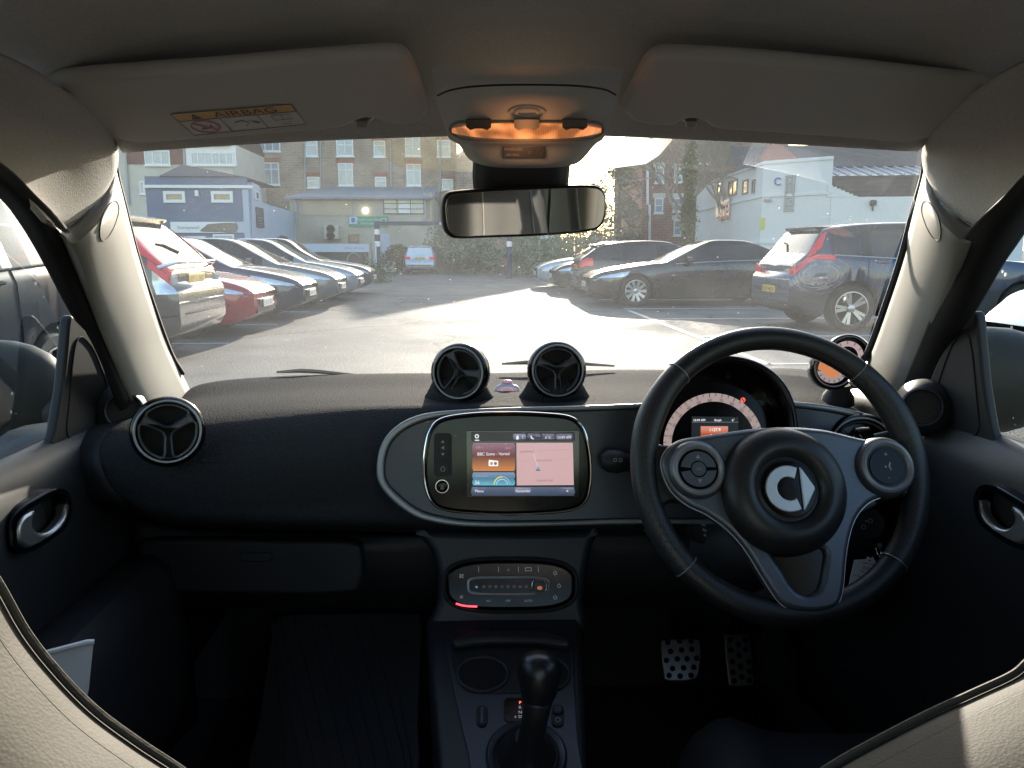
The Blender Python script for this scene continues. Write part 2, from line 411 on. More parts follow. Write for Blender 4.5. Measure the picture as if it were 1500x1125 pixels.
obj('frit_band', fb, M_frit, ws)
# black edge of the glass
for pts in ([(166, 215), (171, 255), (181, 295), (201, 373), (224, 444), (250, 515), (268, 546)], [(1356, 215), (1352, 255), (1341, 295), (1321, 373), (1298, 444), (1272, 515), (1250, 556)]):
    obj('glass_edge', MB().tube([on_glass(*q, .006) for q in curve2(pts, 40, False)], .006, 6, flat=.6), M_rubber, ws)

# dried wiper smear in front of the blue SUV
M_smear = glass('dried_smear', dust=0.075, specks=.4)
sm = MB(); rs_ = random.Random(4)
for k, (a, b, w_) in enumerate(((27, 15, 2.6), (32, 19, 1.2), (37, 21, 1.6), (42, 25, .9), (24, 12, .8), (45, 28, .7))):
    P = []
    for i in range(41):
        q = 2 * math.pi * i / 40; n_ = 1 + .05 * math.sin(3 * q + k); P.append((1201 + a * n_ * math.cos(q), 402 + b * n_ * math.sin(q) - .08 * a * math.cos(q)))
    w2 = [.6 * w_ * (.55 + .45 * math.sin(i * .7 + k)) + .25 for i in range(41)]
    b0 = len(sm.v)
    for i, p in enumerate(P):
        t = V((P[min(i + 1, 40)][0] - P[max(i - 1, 0)][0], P[min(i + 1, 40)][1] - P[max(i - 1, 0)][1], 0)).normalized()
        sm.v += [on_glass(p[0] - t.y * w2[i], p[1] + t.x * w2[i], .0025), on_glass(p[0] + t.y * w2[i], p[1] - t.x * w2[i], .0025)]
    for i in range(40):
        if math.sin(i * .55 + k * 2.1) + rs_.uniform(-.6, .6) < -.35: continue
        sm.f.append([b0 + 2 * i, b0 + 2 * i + 1, b0 + 2 * i + 3, b0 + 2 * i + 2]); sm.m.append(0); sm.sm.append(True)
obj('dried_smear', sm, M_smear, ws)
# ---- rest of the body, seen in the mirror and from outside
M_paint = mat('own_paint', (0.02, 0.02, 0.022), 0.25, coat=1.0)
bs = MB()
for sx in (-1, 1):
    bs.box((sx * .74, .55, .53), (.06, 2.1, .46)); bs.box((sx * .70, -.02, 1.1), (.05, .22, .75)); bs.box((sx * .70, -.60, 1.1), (.05, .3, .75))
    bs.box((sx * .69, 1.60, .57), (.05, .5, .56))
bs.box((0, .5, .25), (1.5, 2.6, .05)); bs.box((0, 1.80, .50), (1.42, .06, .72)); bs.box((0, -.78, .65), (1.5, .06, .8)); bs.box((0, -.78, 1.45), (1.4, .06, .16))
bs.box((0, 1.72, .83), (1.36, .34, .03), rot=Matrix.Rotation(R(-14), 3, 'X'))
scu = MB().loft([[V((p.x * 1.1, p.y + .005, .932)) for p in bot], [V((p.x * 1.1, p.y + .04, .86)) for p in bot], [V((p.x * 1.1, 1.82, .77)) for p in bot]], 24, 2)
obj('scuttle', scu, M_carpet, car)
obj('body', bs, M_paint, car, bevel=.01)
obj('roof_skin', MB().loft([[p + V((0, .02, .02)) for p in back(-.02, .03, 1.1, .03)], [p + V((0, 0, .03)) for p in back(-.3, .09, 1.2, .05)], [p + V((0, 0, .03)) for p in back(-1.0, .1, 1.24, .06)], [p + V((0, 0, .0)) for p in back(-1.62, .08, 1.2, .08)]], 24, 4), M_paint, car, solid=.01)
obj('rear_window', MB().quad(V((-.58, -.77, 1.05)), V((.58, -.77, 1.05)), V((.55, -.77, 1.37)), V((-.55, -.77, 1.37))), M_side, car)
# cabin floor and bulkhead lining
fl = MB(); fl.box((0, .75, .30), (1.36, 2.0, .03)); fl.box((0, 1.70, .55), (1.36, .03, .6)); fl.box((0, 1.62, .42), (1.36, .03, .36), rot=Matrix.Rotation(R(-35), 3, 'X'))
obj('floor_carpet', fl, M_carpet, car)
# rear wall and quarter trims
rq = MB(); rq.box((0, -.70, .82), (1.36, .08, .44))
obj('rear_wall', rq, M_head, car)
for sx in (-1, 1):
    bp = MB().loft([[(sx * .66, .16, 1.45), (sx * .60, .10, 1.46), (sx * .60, -.08, 1.46), (sx * .66, -.16, 1.45)],
                    [(sx * .66, .14, 1.1), (sx * .63, .09, 1.1), (sx * .63, -.08, 1.1), (sx * .66, -.16, 1.1)],
                    [(sx * .67, .14, .6), (sx * .65, .09, .6), (sx * .65, -.08, .6), (sx * .67, -.16, .6)]], 10, 6)
    obj('door_pillar_trim', bp, M_trim, car)
    obj('quarter_trim', MB().box((sx * .655, -.42, 1.0), (.02, .55, .95)), M_trim, car)
for sx in (-1, 1):
    obj('roof_side_rail', MB().tube(spline([V((sx * .575, .86, 1.385)), V((sx * .61, .70, 1.43)), V((sx * .63, .3, 1.465)), V((sx * .63, -.2, 1.465)), V((sx * .62, -.72, 1.41))], 24), .045, 14, flat=.7), M_head, car)
# ================================================================== DASHBOARD
D = [[(262, 588, 1.43), (300, 563, 1.45), (410, 552, 1.50), (560, 548, 1.54), (740, 547, 1.55), (900, 542, 1.55), (1060, 542, 1.53), (1180, 542, 1.50), (1270, 575, 1.43)],
     [(232, 600, 1.26), (300, 582, 1.28), (410, 572, 1.31), (560, 568, 1.34), (740, 567, 1.35), (900, 565, 1.35), (1060, 568, 1.34), (1180, 570, 1.31), (1290, 600, 1.26)],
     [(190, 612, 1.10), (265, 600, 1.13), (390, 592, 1.16), (550, 588, 1.185), (740, 589, 1.20), (900, 587, 1.20), (1060, 590, 1.20), (1180, 588, 1.19), (1318, 628, 1.12)],
     [(152, 640, 1.03), (235, 632, 1.035), (380, 618, 1.075), (545, 606, 1.12), (740, 602, 1.15), (900, 602, 1.15), (1060, 606, 1.15), (1180, 606, 1.14), (1338, 655, 1.08)],
     [(146, 670, 1.005), (220, 680, 1.0), (370, 680, 1.015), (540, 672, 1.06), (740, 660, 1.11), (900, 660, 1.12), (1060, 660, 1.13), (1180, 660, 1.13), (1338, 690, 1.08)],
     [(158, 705, 1.0), (225, 730, .995), (370, 738, 1.005), (545, 735, 1.05), (740, 730, 1.10), (900, 730, 1.11), (1060, 730, 1.13), (1180, 730, 1.13), (1330, 720, 1.09)],
     [(182, 735, 1.015), (240, 760, 1.015), (375, 768, 1.02), (550, 768, 1.05), (740, 772, 1.10), (900, 772, 1.11), (1060, 772, 1.13), (1180, 772, 1.13), (1325, 750, 1.10)],
     [(200, 748, 1.10), (255, 770, 1.12), (380, 777, 1.13), (555, 780, 1.15), (740, 785, 1.18), (900, 785, 1.2), (1060, 785, 1.2), (1180, 785, 1.2), (1320, 760, 1.16)]]
dm = MB().loft([[W(*p) + V((0, .085, -.085)) for p in D[0]]] + [[W(*p) for p in r] for r in D], 60, 6)
dash = obj('dashboard', dm, M_dash, car, solid=-.008)
dbv = BVHTree.FromPolygons(dm.v, dm.f)
def on_dash(px, py, off=0.0):
    d = ray(px, py).normalized(); h = dbv.ray_cast(CAM, d)
    return (h[0] if h[0] is not None else W(px, py, 1.1)) - d * off
# side closings between the pad and the doors
for cc, sx in ((0, -1), (8, 1)):
    c_ = [W(*r[cc]) for r in D[:8]]
    obj('dash_end', MB().loft([[p + V((-sx * .006, 0, -.004)) for p in c_], [V((sx * .60, p.y + .02, p.z - .01)) for p in c_], [V((sx * .74, p.y + .08, p.z - .03)) for p in c_]], 20, 3), M_black, dash, solid=.004 * sx)
    obj('end_panel', MB().box((sx * .60, 1.36, .72), (.02, .46, .50)), M_black, dash)
# airbag mark on the pad
obj('airbag_mark', MB().tube([on_dash(*q, .0004) for q in rr(293, 664, 330, 677, 4)], .0005, 5, closed=True), M_black, dash)
# lower dashboard and glovebox (almost black)
lo = [[(185, 760, 1.13), (300, 778, 1.13), (450, 780, 1.14), (560, 784, 1.14), (740, 784, 1.15), (900, 780, 1.16), (1060, 780, 1.16), (1200, 780, 1.16), (1325, 760, 1.15)],
      [(190, 800, 1.12), (300, 805, 1.12), (450, 808, 1.12), (560, 810, 1.13), (740, 815, 1.15), (900, 815, 1.15), (1060, 815, 1.15), (1200, 815, 1.15), (1330, 800, 1.14)],
      [(195, 860, 1.14), (300, 868, 1.14), (450, 870, 1.14), (560, 872, 1.15), (740, 880, 1.17), (900, 870, 1.17), (1060, 870, 1.17), (1200, 870, 1.17), (1335, 850, 1.16)],
      [(200, 885, 1.24), (300, 890, 1.25), (450, 890, 1.25), (560, 892, 1.26), (740, 900, 1.28), (900, 890, 1.28), (1060, 890, 1.28), (1200, 890, 1.28), (1335, 870, 1.26)],
      [(200, 870, 1.5), (300, 870, 1.55), (450, 870, 1.6), (560, 870, 1.6), (740, 870, 1.6), (900, 870, 1.6), (1060, 870, 1.6), (1200, 870, 1.6), (1335, 860, 1.5)]]
ld = obj('lower_dash', MB().loft([[W(*p) for p in r] for r in lo], 40, 4), M_black, car, solid=-.006)
gp = PL(W(400, 825, 1.105), (0, -.98, .15))
gb = obj('glovebox_lid', MB().plate(gp, [curve2([(215, 790), (300, 788), (420, 790), (515, 792), (532, 812), (530, 850), (510, 866), (380, 868), (240, 862), (212, 840), (207, 812)], 60)], -.02, .012, .006), M_black, ld)
obj('glovebox_latch', MB().plate(gp, [rr(356, 806, 402, 819, 5)], .012, .017, .002), M_black, gb)

# ---- satin band with its light outline
BP = PL(W(745, 690, 1.055), (0, -.97, .22))
outer = curve2([(552, 690), (557, 656), (574, 630), (605, 611), (650, 602), (745, 597), (860, 594), (960, 590), (1080, 586), (1170, 589), (1240, 599), (1292, 616), (1314, 645), (1318, 685), (1300, 725), (1250, 752), (1170, 764), (1060, 767), (925, 767), (800, 770), (700, 771), (650, 767), (610, 757), (578, 735), (558, 712)], 120)
inner = curve2([(563, 690), (567, 660), (582, 637), (610, 620), (652, 610), (745, 604), (860, 601), (960, 597), (1080, 593), (1170, 597), (1236, 607), (1284, 623), (1304, 648), (1308, 684), (1292, 719), (1246, 745), (1170, 757), (1060, 760), (925, 760), (800, 763), (700, 763), (653, 758), (616, 748), (587, 728), (568, 708)], 120)
band = obj('dash_band', MB().plate(BP, [inner], -.05, .002, .002), M_satin, car)
obj('band_outline', MB().plate(BP, [outer, inner], -.05, .007, .003), M_trimgrey, band)

# ---- round air vents with three spoke caps
def vent(name, c, n, r, roll=0.0, base=None, parent=car, label=None):
    """c: centre of the face, n: towards the cabin"""
    n = V(n).normalized(); p = PL(c, n, roll)
    b = MB().lathe([(r * .98, -r * 1.0), (r * 1.14, -r * .55), (r * 1.15, -r * .12), (r * 1.08, .0), (r * 1.0, .003), (r * .97, .0), (r * .93, -.008), (r * .90, -.02), (.001, -.022)], c, n, p.ux, 48, ms=[0, 0, 0, 0, 0, 0, 1, 1, 1])
    o = obj(name, b, [M_gloss, M_rubber], parent, label=label)
    obj('vent_ring', MB().tube([p.at(r * .985 * math.cos(q), r * .985 * math.sin(q), .002) for q in [2 * math.pi * i / 60 for i in range(60)]], .0016, 8, closed=True), M_trimgrey, o)
    # the cap: three windows cut out of a dished disc
    hole = []
    for k in range(3):
        a0 = R(90 + 120 * k); P = []
        for t in (-46, -30, -12, 12, 30, 46): P.append((r * .80 * math.cos(a0 + R(t)), r * .80 * math.sin(a0 + R(t))))
        for t, q in ((38, .42), (22, .24), (-22, .24), (-38, .42)): P.append((r * q * math.cos(a0 + R(t)), r * q * math.sin(a0 + R(t))))
        hole.append(curve2(P, 36))
    ring = [(r * .93 * math.cos(q), r * .93 * math.sin(q)) for q in [2 * math.pi * i / 64 for i in range(64)]]
    obj('spoke_cap', MB().plate(p, [ring] + hole, -.014, -.003, .0035, local=True, res=3), M_satin, o)
    return o
vent('air_vent', W(246, 632, .985), (.32, -.93, .2), .0395, R(-2))
# pods carrying the two middle vents
for (cx, cy, roll, nx) in ((671, 546, R(-33), -.28), (817, 543, R(2), .05)):
    c = W(cx, cy, 1.20)
    v = vent('air_vent', c, (nx, -.95, .12), .0405, roll)
    obj('vent_pod', MB().loft([[(c.x + .062 * math.cos(q), c.y + .05 + .06 * math.sin(q) * .9, c.z - .055) for q in [2 * math.pi * i / 16 for i in range(16)]],
                               [(c.x + .050 * math.cos(q), c.y + .04 + .045 * math.sin(q), c.z - .036) for q in [2 * math.pi * i / 16 for i in range(16)]],
                               [(c.x + .038 * math.cos(q), c.y + .045 + .03 * math.sin(q), c.z - .012) for q in [2 * math.pi * i / 16 for i in range(16)]]], 32, 4, closed_u=True), M_dash, v)
vent('air_vent', W(1263, 655, 1.045), (-.30, -.93, .2), .042, 0)

# ---- emblem button between the vents
ep = PL(on_dash(742, 571, .002), (0, -.45, .89))
e = obj('hazard_button', MB().plate(ep, [curve2([(724, 574), (727, 568), (733, 565), (735, 560), (742, 558), (750, 560), (752, 565), (759, 568), (762, 574), (758, 581), (742, 583), (728, 581)], 40)], 0, .004, .0015), M_trimgrey, car)
obj('button_face', MB().plate(ep, [ell(743, 575, 14, 5.2)], .004, .0052, .0005).plate(ep, [ell(742.5, 562.3, 5.5, 2.4)], .004, .0052, .0005), mat('hazard_red', (.25, .10, .11), .3, emit=(.5, .2, .22), estr=.15), e)
obj('button_mark', MB().strip(ep, ell(743, 575, 8, 3), 1.3, .0056, closed=True), M_white, e)

# ================================================================== TOUCH SCREEN UNIT
IP = PL(W(745, 678, 1.035), (0, -.985, .17))
so = curve2([(621, 680), (624, 650), (631, 628), (648, 613), (690, 606), (745, 604), (800, 606), (836, 611), (853, 626), (861, 650), (865, 680), (864, 710), (857, 734), (838, 746), (800, 751), (745, 753), (690, 751), (650, 746), (632, 734), (623, 710)], 90)
info = obj('touch_screen_unit', MB().plate(IP, [so], -.03, .006, .005, res=4), M_gloss, car)
obj('chrome_rim', MB().tube([IP.hit(*q, .0035) for q in so], .0017, 8, closed=True), M_chrome, info)
scr = obj('screen_glass', MB().plate(IP, [rr(683, 630, 848, 728, 3)], .006, .0072, .0006), mat('screen_black', (.008, .009, .011), .12, spec=.5), info)
ub = MB(); um = []
def uc(r, g, b, s=.55):
    m = emis(r, g, b, s)
    if m not in um: um.append(m)
    return um.index(m)
H1, H2, H3 = .0075, .0078, .0081
def urect(x0, y0, x1, y1, top, bot=None, n=6, r=2, h=H1, s=.55):
    if bot is None: ub.poly(IP, rr(x0, y0, x1, y1, r, 3), h, uc(*top, s)); return
    for i in range(n):
        a = y0 + (y1 - y0) * i / n; b = y0 + (y1 - y0) * (i + 1) / n; t = i / (n - 1)
        q = 1.0 if i in (0, n - 1) else 0
        ub.poly(IP, [(x0 + q, a), (x1 - q, a), (x1 - q, b), (x0 + q, b)], h, uc(*[round(u + (v - u) * t, 2) for u, v in zip(top, bot)], s))
urect(690, 712, 841, 725, (.09, .12, .20), (.04, .06, .11), 4)
urect(690, 632, 841, 646, (.015, .018, .022))
urect(692, 648, 754, 668, (.30, .16, .22), (.17, .04, .05), 8); urect(692, 668, 754, 689, (.20, .06, .04), (.62, .24, .07), 8)
urect(692, 691, 754, 701, (.22, .30, .46), (.08, .22, .34), 5); urect(692, 701, 754, 710, (.08, .26, .40), (.12, .46, .62), 5)
ub.poly(IP, [(756, 648), (838, 648), (839.5, 709.5), (756.5, 710)], H1, uc(.66, .42, .43))
for x0, x1 in ((751, 770), (772, 791), (792.5, 811.5), (813, 838)): urect(x0, 635, x1, 644.5, (.34, .34, .46), (.10, .10, .18), 4)
for x0, x1 in ((692, 712), (753.5, 777.5), (820, 840)): urect(x0, 713, x1, 723, (.34, .33, .44), (.09, .09, .15), 4)
wt = uc(.8, .8, .82, .7); gy = uc(.45, .42, .45); dk = uc(.14, .09, .10)
for s_, x, y, h, m in (('FM 1', 702, 655, 3.6, gy), ('List', 744, 655, 3.6, gy), ('BBC Soms - Varied', 722.5, 664, 4.6, wt), ('eco score', 705.5, 695.5, 3.4, gy), ('56', 699, 705.5, 5.2, wt), ('/% 200', 711, 706.5, 2.6, gy),
                     ('1', 765, 640, 4, wt), ('6°C', 802, 640, 4, wt), ('10:49 AM', 825.5, 640, 4, wt), ('Menu', 702, 718, 4, wt), ('Favourites', 765.5, 718, 3.8, wt), ('+', 830, 718, 5, wt),
                     ('elgrande Road', 771, 660.5, 2.6, dk), ('Dolke View Road', 796, 673.5, 2.6, dk), ('Unnamed road', 797, 702.5, 3.0, dk)):
    ub.text(s_, IP, x, y, h, m, H2, wide=.92 if len(s_) > 6 else 1)
ub.strip(IP, ell(698.5, 638.5, 2.4, 2.4, 16), 1.4, H2, wt, True); ub.poly(IP, rr(695.3, 643.6, 702, 645, .5), H2, wt)
ub.poly(IP, rr(715.5, 674, 729.5, 682, 1), H2, wt); ub.poly(IP, [(716, 674), (716, 672.6), (727, 674)], H2, wt); ub.disc(IP, 725.5, 678, 2.3, H3, uc(.35, .13, .06)); ub.poly(IP, rr(718, 676, 721.5, 680, .5), H3, uc(.45, .25, .2))
arc = lambda cx, cy, r, a0, a1, n=16: [(cx + r * math.cos(R(a0 + (a1 - a0) * i / n)), cy - r * math.sin(R(a0 + (a1 - a0) * i / n))) for i in range(n + 1)]
ub.strip(IP, arc(735, 709, 11.5, 178, 88), 1.8, H2, uc(.75, .75, .12)); ub.strip(IP, arc(735, 709, 11.5, 88, 5), 1.0, H2, uc(.5, .6, .7)); ub.strip(IP, arc(735, 709, 8, 178, 5), 1.6, H2, uc(.45, .65, .8))
ub.strip(IP, [(788, 659.5), (836, 657.5)], .6, H2, uc(.5, .34, .38)); ub.strip(IP, [(762, 675), (779, 674)], .6, H2, uc(.5, .34, .38)); ub.strip(IP, [(812, 672), (836, 670)], .6, H2, uc(.5, .34, .38))
ub.strip(IP, [(781, 664), (787, 683)], 1.3, H2, uc(.75, .62, .68)); ub.poly(IP, [(784, 688.5), (787.5, 682), (791, 688.5)], H2, uc(.12, .40, .60)); ub.poly(IP, [(784, 688.5), (791, 688.5), (790, 687), (785, 687)], H3, uc(.04, .10, .14))
ub.poly(IP, [(755.5, 643), (756, 638.5), (757.5, 637), (759, 638.5), (759.5, 643)], H2, wt); ub.strip(IP, [(777, 637.5), (778, 641), (781, 642.5)], 1.4, H2, wt)
obj('screen_display', ub, um, scr)
# keys on the left of the unit
kb = MB().plate(IP, [rr(636, 634, 662, 697, 6)], .006, .0072, .0006).plate(IP, [rr(639, 637, 659, 672, 5)], .0072, .0082, .0004).plate(IP, [rr(639, 676, 659, 694, 5)], .0072, .0082, .0004)
kk = obj('key_pad', kb, M_black, info)
km = MB()
km.poly(IP, [(646.5, 648), (649, 644), (651.5, 648)], .0086); km.poly(IP, [(646.5, 663), (651.5, 663), (649, 667)], .0086); km.poly(IP, [(647, 656.5), (647, 654), (649, 654), (651, 652), (651, 658.5), (649, 656.5)], .0086)
km.strip(IP, [(645.5, 686), (649, 682), (652.5, 686)], .9, .0086); km.strip(IP, [(646.5, 685.5), (646.5, 689), (651.5, 689), (651.5, 685.5)], .9, .0086)
km.disc(IP, 667, 637.5, 1.2, .0064)
obj('key_marks', km, M_grey, kk)
c = IP.hit(648, 711, .006)
dl = obj('volume_dial', MB().lathe([(.0082, 0), (.0082, .004), (.0070, .0048), (.001, .0045)], c, IP.n, IP.ux, 32), M_gloss, info)
obj('dial_ring', MB().tube([IP.hit(*q, .0105) for q in ell(648, 711, 9.3)], .0009, 6, closed=True), M_chrome, dl)
obj('dial_mark', MB().strip(IP, [(646, 713.5), (648, 710), (650, 713.5)], .9, .0112).strip(IP, [(645.6, 714.5), (650.4, 714.5)], .9, .0112), M_grey, dl)

# ================================================================== CENTRE STACK AND CLIMATE PANEL
CP = PL(W(747, 857, 1.075), (0, -.93, .37))
stack = obj('centre_stack', MB().plate(CP, [curve2([(605, 772), (640, 776), (745, 778), (850, 776), (880, 772), (868, 800), (860, 840), (856, 880), (852, 930), (745, 935), (632, 930), (640, 880), (640, 840), (630, 805)], 70)], -.1, .0, .012, res=4), M_console, car)
cl = obj('climate_panel', MB().plate(CP, [sup(747.5, 857, 94, 36.5, 3.2, 60)], -.02, .006, .005, res=4), M_gloss, car)
obj('panel_frame', MB().tube([CP.hit(*q, .001) for q in sup(747.5, 857, 97, 39, 3.2, 60)], .0028, 8, closed=True), M_black, cl)
sl = sup(744.5, 857.5, 58.5, 12.3, 5, 60)
obj('slider_frame', MB().tube([CP.hit(*q, .0072) for q in sl], .0018, 8, closed=True), M_silver, cl)
kn = obj('slider_knob', MB().plate(CP, [sup(789, 858.5, 10.5, 9.5, 3, 30)], .006, .013, .002), M_gloss, cl)
obj('knob_ring', MB().tube([CP.hit(*q, .0125) for q in sup(789, 858.5, 10.5, 9.5, 3, 30)], .0013, 8, closed=True), M_chrome, kn)
obj('knob_light', MB().poly(CP, rr(786, 858, 793, 863, 2), .0136), emis(.45, .14, .05, .5), kn)
pm = MB()
for i, s_ in enumerate(('18', '19', '20', '21', '22', '23', '24', '25')): pm.text(s_, CP, 708.5 + 8.8 * i, 859, 3.4, 1, .0066)
pm.disc(CP, 698, 859.5, 1.8, .0066, 2)
for s_, x in (('A/C', 715.5), ('OFF', 744), ('AUTO', 773.5)): pm.text(s_, CP, x, 879.5, 3.0, 0, .0066)
for (x, y, r_) in ((676, 843.5, 3.4), (676, 874, 2.4)):
    for k in range(4):
        a = R(45 + 90 * k); pm.poly(CP, [(x, y), (x + r_ * math.cos(a - .5), y - r_ * math.sin(a - .5)), (x + r_ * 1.15 * math.cos(a + .3), y - r_ * 1.15 * math.sin(a + .3))], .0066, 0)
for (x, y) in ((812.5, 839.5), (818, 858), (812.5, 875)):
    pm.strip(CP, [(x - 2.5, y - 2), (x - 1, y + 2.5), (x + 2.5, y + 1.5), (x + 2, y - 1.5)], .9, .0066, 0); pm.disc(CP, x + .5, y - 2.5, 1, .0066, 0, 8)
for x in (701, 730, 759, 788): pm.strip(CP, [(x, 830), (x, 838)], .7, .0066, 0)
pm.text('x2', CP, 744, 834.5, 2.6, 0, .0066); pm.strip(CP, rr(769, 831.5, 778, 836, 1), .8, .0066, 0, True)
obj('panel_lettering', pm, [emis(.30, .30, .31, .26), emis(.13, .09, .09, .45), emis(.15, .25, .4, .4)], cl)
obj('heat_light', MB().strip(CP, curve2([(668, 883.5), (676, 886), (686, 887.5), (699, 888)], 14, False), 2.6, .0066), emis(1.0, .07, .10, 1.6), cl)

# ================================================================== CONSOLE, CUP HOLDERS, LEVER
KP = PL(W(748, 1010, .93), (0, -.28, .96))
cs = obj('centre_console', MB().plate(KP, [[(624, 905), (650, 902), (846, 902), (853, 915), (856, 980), (858, 1080), (862, 1220), (650, 1220), (640, 1100), (630, 990)]], -.30, -.002, .01, res=3), M_console, car)
cup = [ell(707, 990, 37, 25, 28), ell(797, 990, 37, 25, 28)]
boot_hole = ell(771, 1112, 50, 44, 30)
face = curve2([(652, 945), (660, 930), (690, 925), (745, 924), (800, 925), (830, 930), (838, 945), (841, 1000), (846, 1080), (852, 1210), (715, 1210), (685, 1100), (664, 1010)], 70)
fp = obj('console_face', MB().plate(KP, [face], -.002, .001, .001), M_satin, cs)
tray = curve2([(662, 946), (672, 938), (745, 935), (820, 938), (832, 946), (836, 975), (830, 1000), (808, 1015), (745, 1017), (690, 1016), (672, 1000), (664, 975)], 60)
obj('cup_tray', MB().plate(KP, [tray], .001, .0022, .0005), M_black, cs)
obj('tray_back', MB().plate(KP, [curve2([(664, 946), (700, 934), (745, 932), (800, 934), (832, 946), (830, 956), (790, 951), (745, 950), (700, 951), (668, 956)], 40)], .001, .016, .006), M_console, cs)
for q in cup:
    cc = MB().tube([KP.hit(*p, .003) for p in q], .0022, 8, closed=True, m=1); cc.poly(KP, q, .0026, 0)  # flat black disc: the shade of a deep hole put into colour
    obj('cup_holder', cc, [mat('hole_shade', (.002, .002, .002), .9), M_satin], cs)
for (x, w_) in ((706, 8), (817, 9)):
    s_ = obj('console_switch', MB().plate(KP, [rr(x - w_, 1036, x + w_, 1066, 7)], .001, .004, .001), M_black, cs)
    if x < 750: obj('coin_slot', MB().plate(KP, [rr(703, 1039, 709, 1064, 2)], .004, .006, .001), M_satin, s_)
    else:
        obj('rocker', MB().plate(KP, [rr(810, 1038, 824, 1050, 4)], .004, .008, .002), M_console, s_)
        obj('switch_mark', MB().strip(KP, ell(817, 1058, 3.5, 3.2, 14), .8, .0046, closed=True), M_grey, s_)
gpn = obj('gear_display', MB().plate(KP, [rr(738, 1024, 792, 1059, 7)], .001, .0025, .0006), M_gloss, cs)
obj('gear_letters', MB().text('P', KP, 762, 1031.5, 5.0, 0, .003).text('R', KP, 762, 1038.5, 5.0, 1, .003).text('N', KP, 762, 1045.5, 5.0, 1, .003).text('D', KP, 762, 1052, 5.0, 1, .003).text('±', KP, 755, 1052, 4.2, 1, .003), [emis(1, .16, .08, 1.4), emis(.35, .35, .36, .5)], gpn)
bc = KP.hit(771, 1108, .0)
obj('lever_gate', MB().lathe([(.047, -.002), (.049, .004), (.046, .007), (.040, .005), (.037, .002), (.001, .001)], bc, KP.n, KP.ux, 40, ms=[0, 0, 0, 1, 1, 1, 1], m=0), [M_satin, M_black], cs)
top_ = W(790, 985, .80); k1 = W(786, 1040, .79); k2 = W(775, 1098, .81)
lev = MB().tube(spline([k2 + V((0, 0, -.03)), k2, k1, top_ + V((0, 0, -.022))], 12), [.016, .0155, .0155, .015, .0148, .0148, .0148, .015, .0155, .017, .019, .021], 20)
lv = obj('gear_lever', lev, M_black, car)
ax = (top_ - k1).normalized()
obj('lever_knob', MB().lathe([(.0165, -.034), (.021, -.018), (.0245, -.002), (.0235, .010), (.018, .0185), (.009, .0222), (.001, .0228)], top_, ax, None, 32), mat('knob_plastic', (.010, .010, .011), .32, spec=.5), lv)
obj('lever_collar', MB().lathe([(.0162, -.036), (.0172, -.034), (.0172, -.031), (.0162, -.029)], top_, ax, None, 24), M_satin, lv)
obj('lever_boot', MB().lathe([(.038, 0), (.035, .006), (.028, .018), (.023, .030), (.018, .040), (.015, .046)], bc + V((0, 0, -.002)), (V((k2 - bc)) * .5 + KP.n * .03), None, 24), M_wheel, lv)

# ---- pedals
for nm, o, hs, lb in (('brake_pedal', [(967, 945), (975, 938), (1018, 937), (1025, 946), (1024, 975), (1016, 995), (978, 997), (971, 985)], [(977, 942), (994, 940), (1011, 940), (981, 955), (997, 953), (1012, 952), (975, 968), (991, 966), (1005, 966), (1019, 965), (984, 980), (1000, 979), (1015, 978), (979, 990), (995, 991), (1011, 990)], None),
                      ('accelerator_pedal', [(1060, 935), (1066, 930), (1092, 930), (1097, 938), (1103, 998), (1098, 1004), (1072, 1005), (1066, 999)], [(1068, 938), (1080, 945), (1090, 938), (1069, 953), (1081, 961), (1091, 953), (1071, 970), (1083, 977), (1095, 970), (1072, 985), (1085, 992), (1097, 984), (1074, 998), (1096, 997)], None)):
    pp = PL(W(o[0][0] + 30, 970, 1.36), (0, -.80, .60))
    pd = obj(nm, MB().plate(pp, [curve2(o, 40)], 0, .006, .002), M_alloy, car)
    st = MB()
    for x, y in hs: st.lathe([(.0052, .005), (.0052, .0085), (.0035, .0095), (.001, .0095)], pp.hit(x, y), pp.n, None, 12)
    obj('rubber_studs', st, M_rubber, pd)
    x = sum(q[0] for q in o) / len(o)
    obj('pedal_arm', MB().tube([pp.hit(x, 965, -.004), pp.hit(x, 940, -.03), W(x, 880, 1.52)], .012, 8), M_black, pd)
# ================================================================== INSTRUMENT BINNACLE
QP = PL(W(1045, 640, 1.025), (0, -.95, .31))
hood = curve2([(958, 640), (962, 600), (975, 566), (1000, 541), (1030, 526), (1066, 520), (1104, 527), (1136, 545), (1158, 573), (1169, 610), (1170, 660), (1150, 720), (1065, 735), (985, 720)], 80)
hin = curve2([(966, 640), (970, 604), (982, 572), (1005, 549), (1033, 535), (1066, 529), (1101, 536), (1129, 553), (1149, 579), (1159, 612), (1160, 660), (1142, 713), (1065, 726), (991, 713)], 80)
HPl = PL(W(1066, 620, .985), (0, -.95, .31))
clu = obj('instrument_binnacle', MB().plate(HPl, [hood, hin], -.13, 0, .004, res=4), M_gloss, car)
obj('binnacle_back', MB().plate(HPl, [hood], -.135, -.128, 0), M_black, clu)
obj('dial_face', MB().plate(QP, [ell(1046, 652, 88, 92, 60)], -.004, 0, 0), M_gloss, clu)
dmk = MB(); ro, ri = 73.5, 61.5; ccx, ccy = 1045, 651
an = [R(190 - 200 * i / 60) for i in range(61)]
pt = lambda r, a: (ccx + r * math.cos(a), ccy - r * 1.02 * math.sin(a))
for i in range(60): dmk.poly(QP, [pt(ro, an[i]), pt(ro, an[i + 1]), pt(ri, an[i + 1]), pt(ri, an[i])], .001, 0)
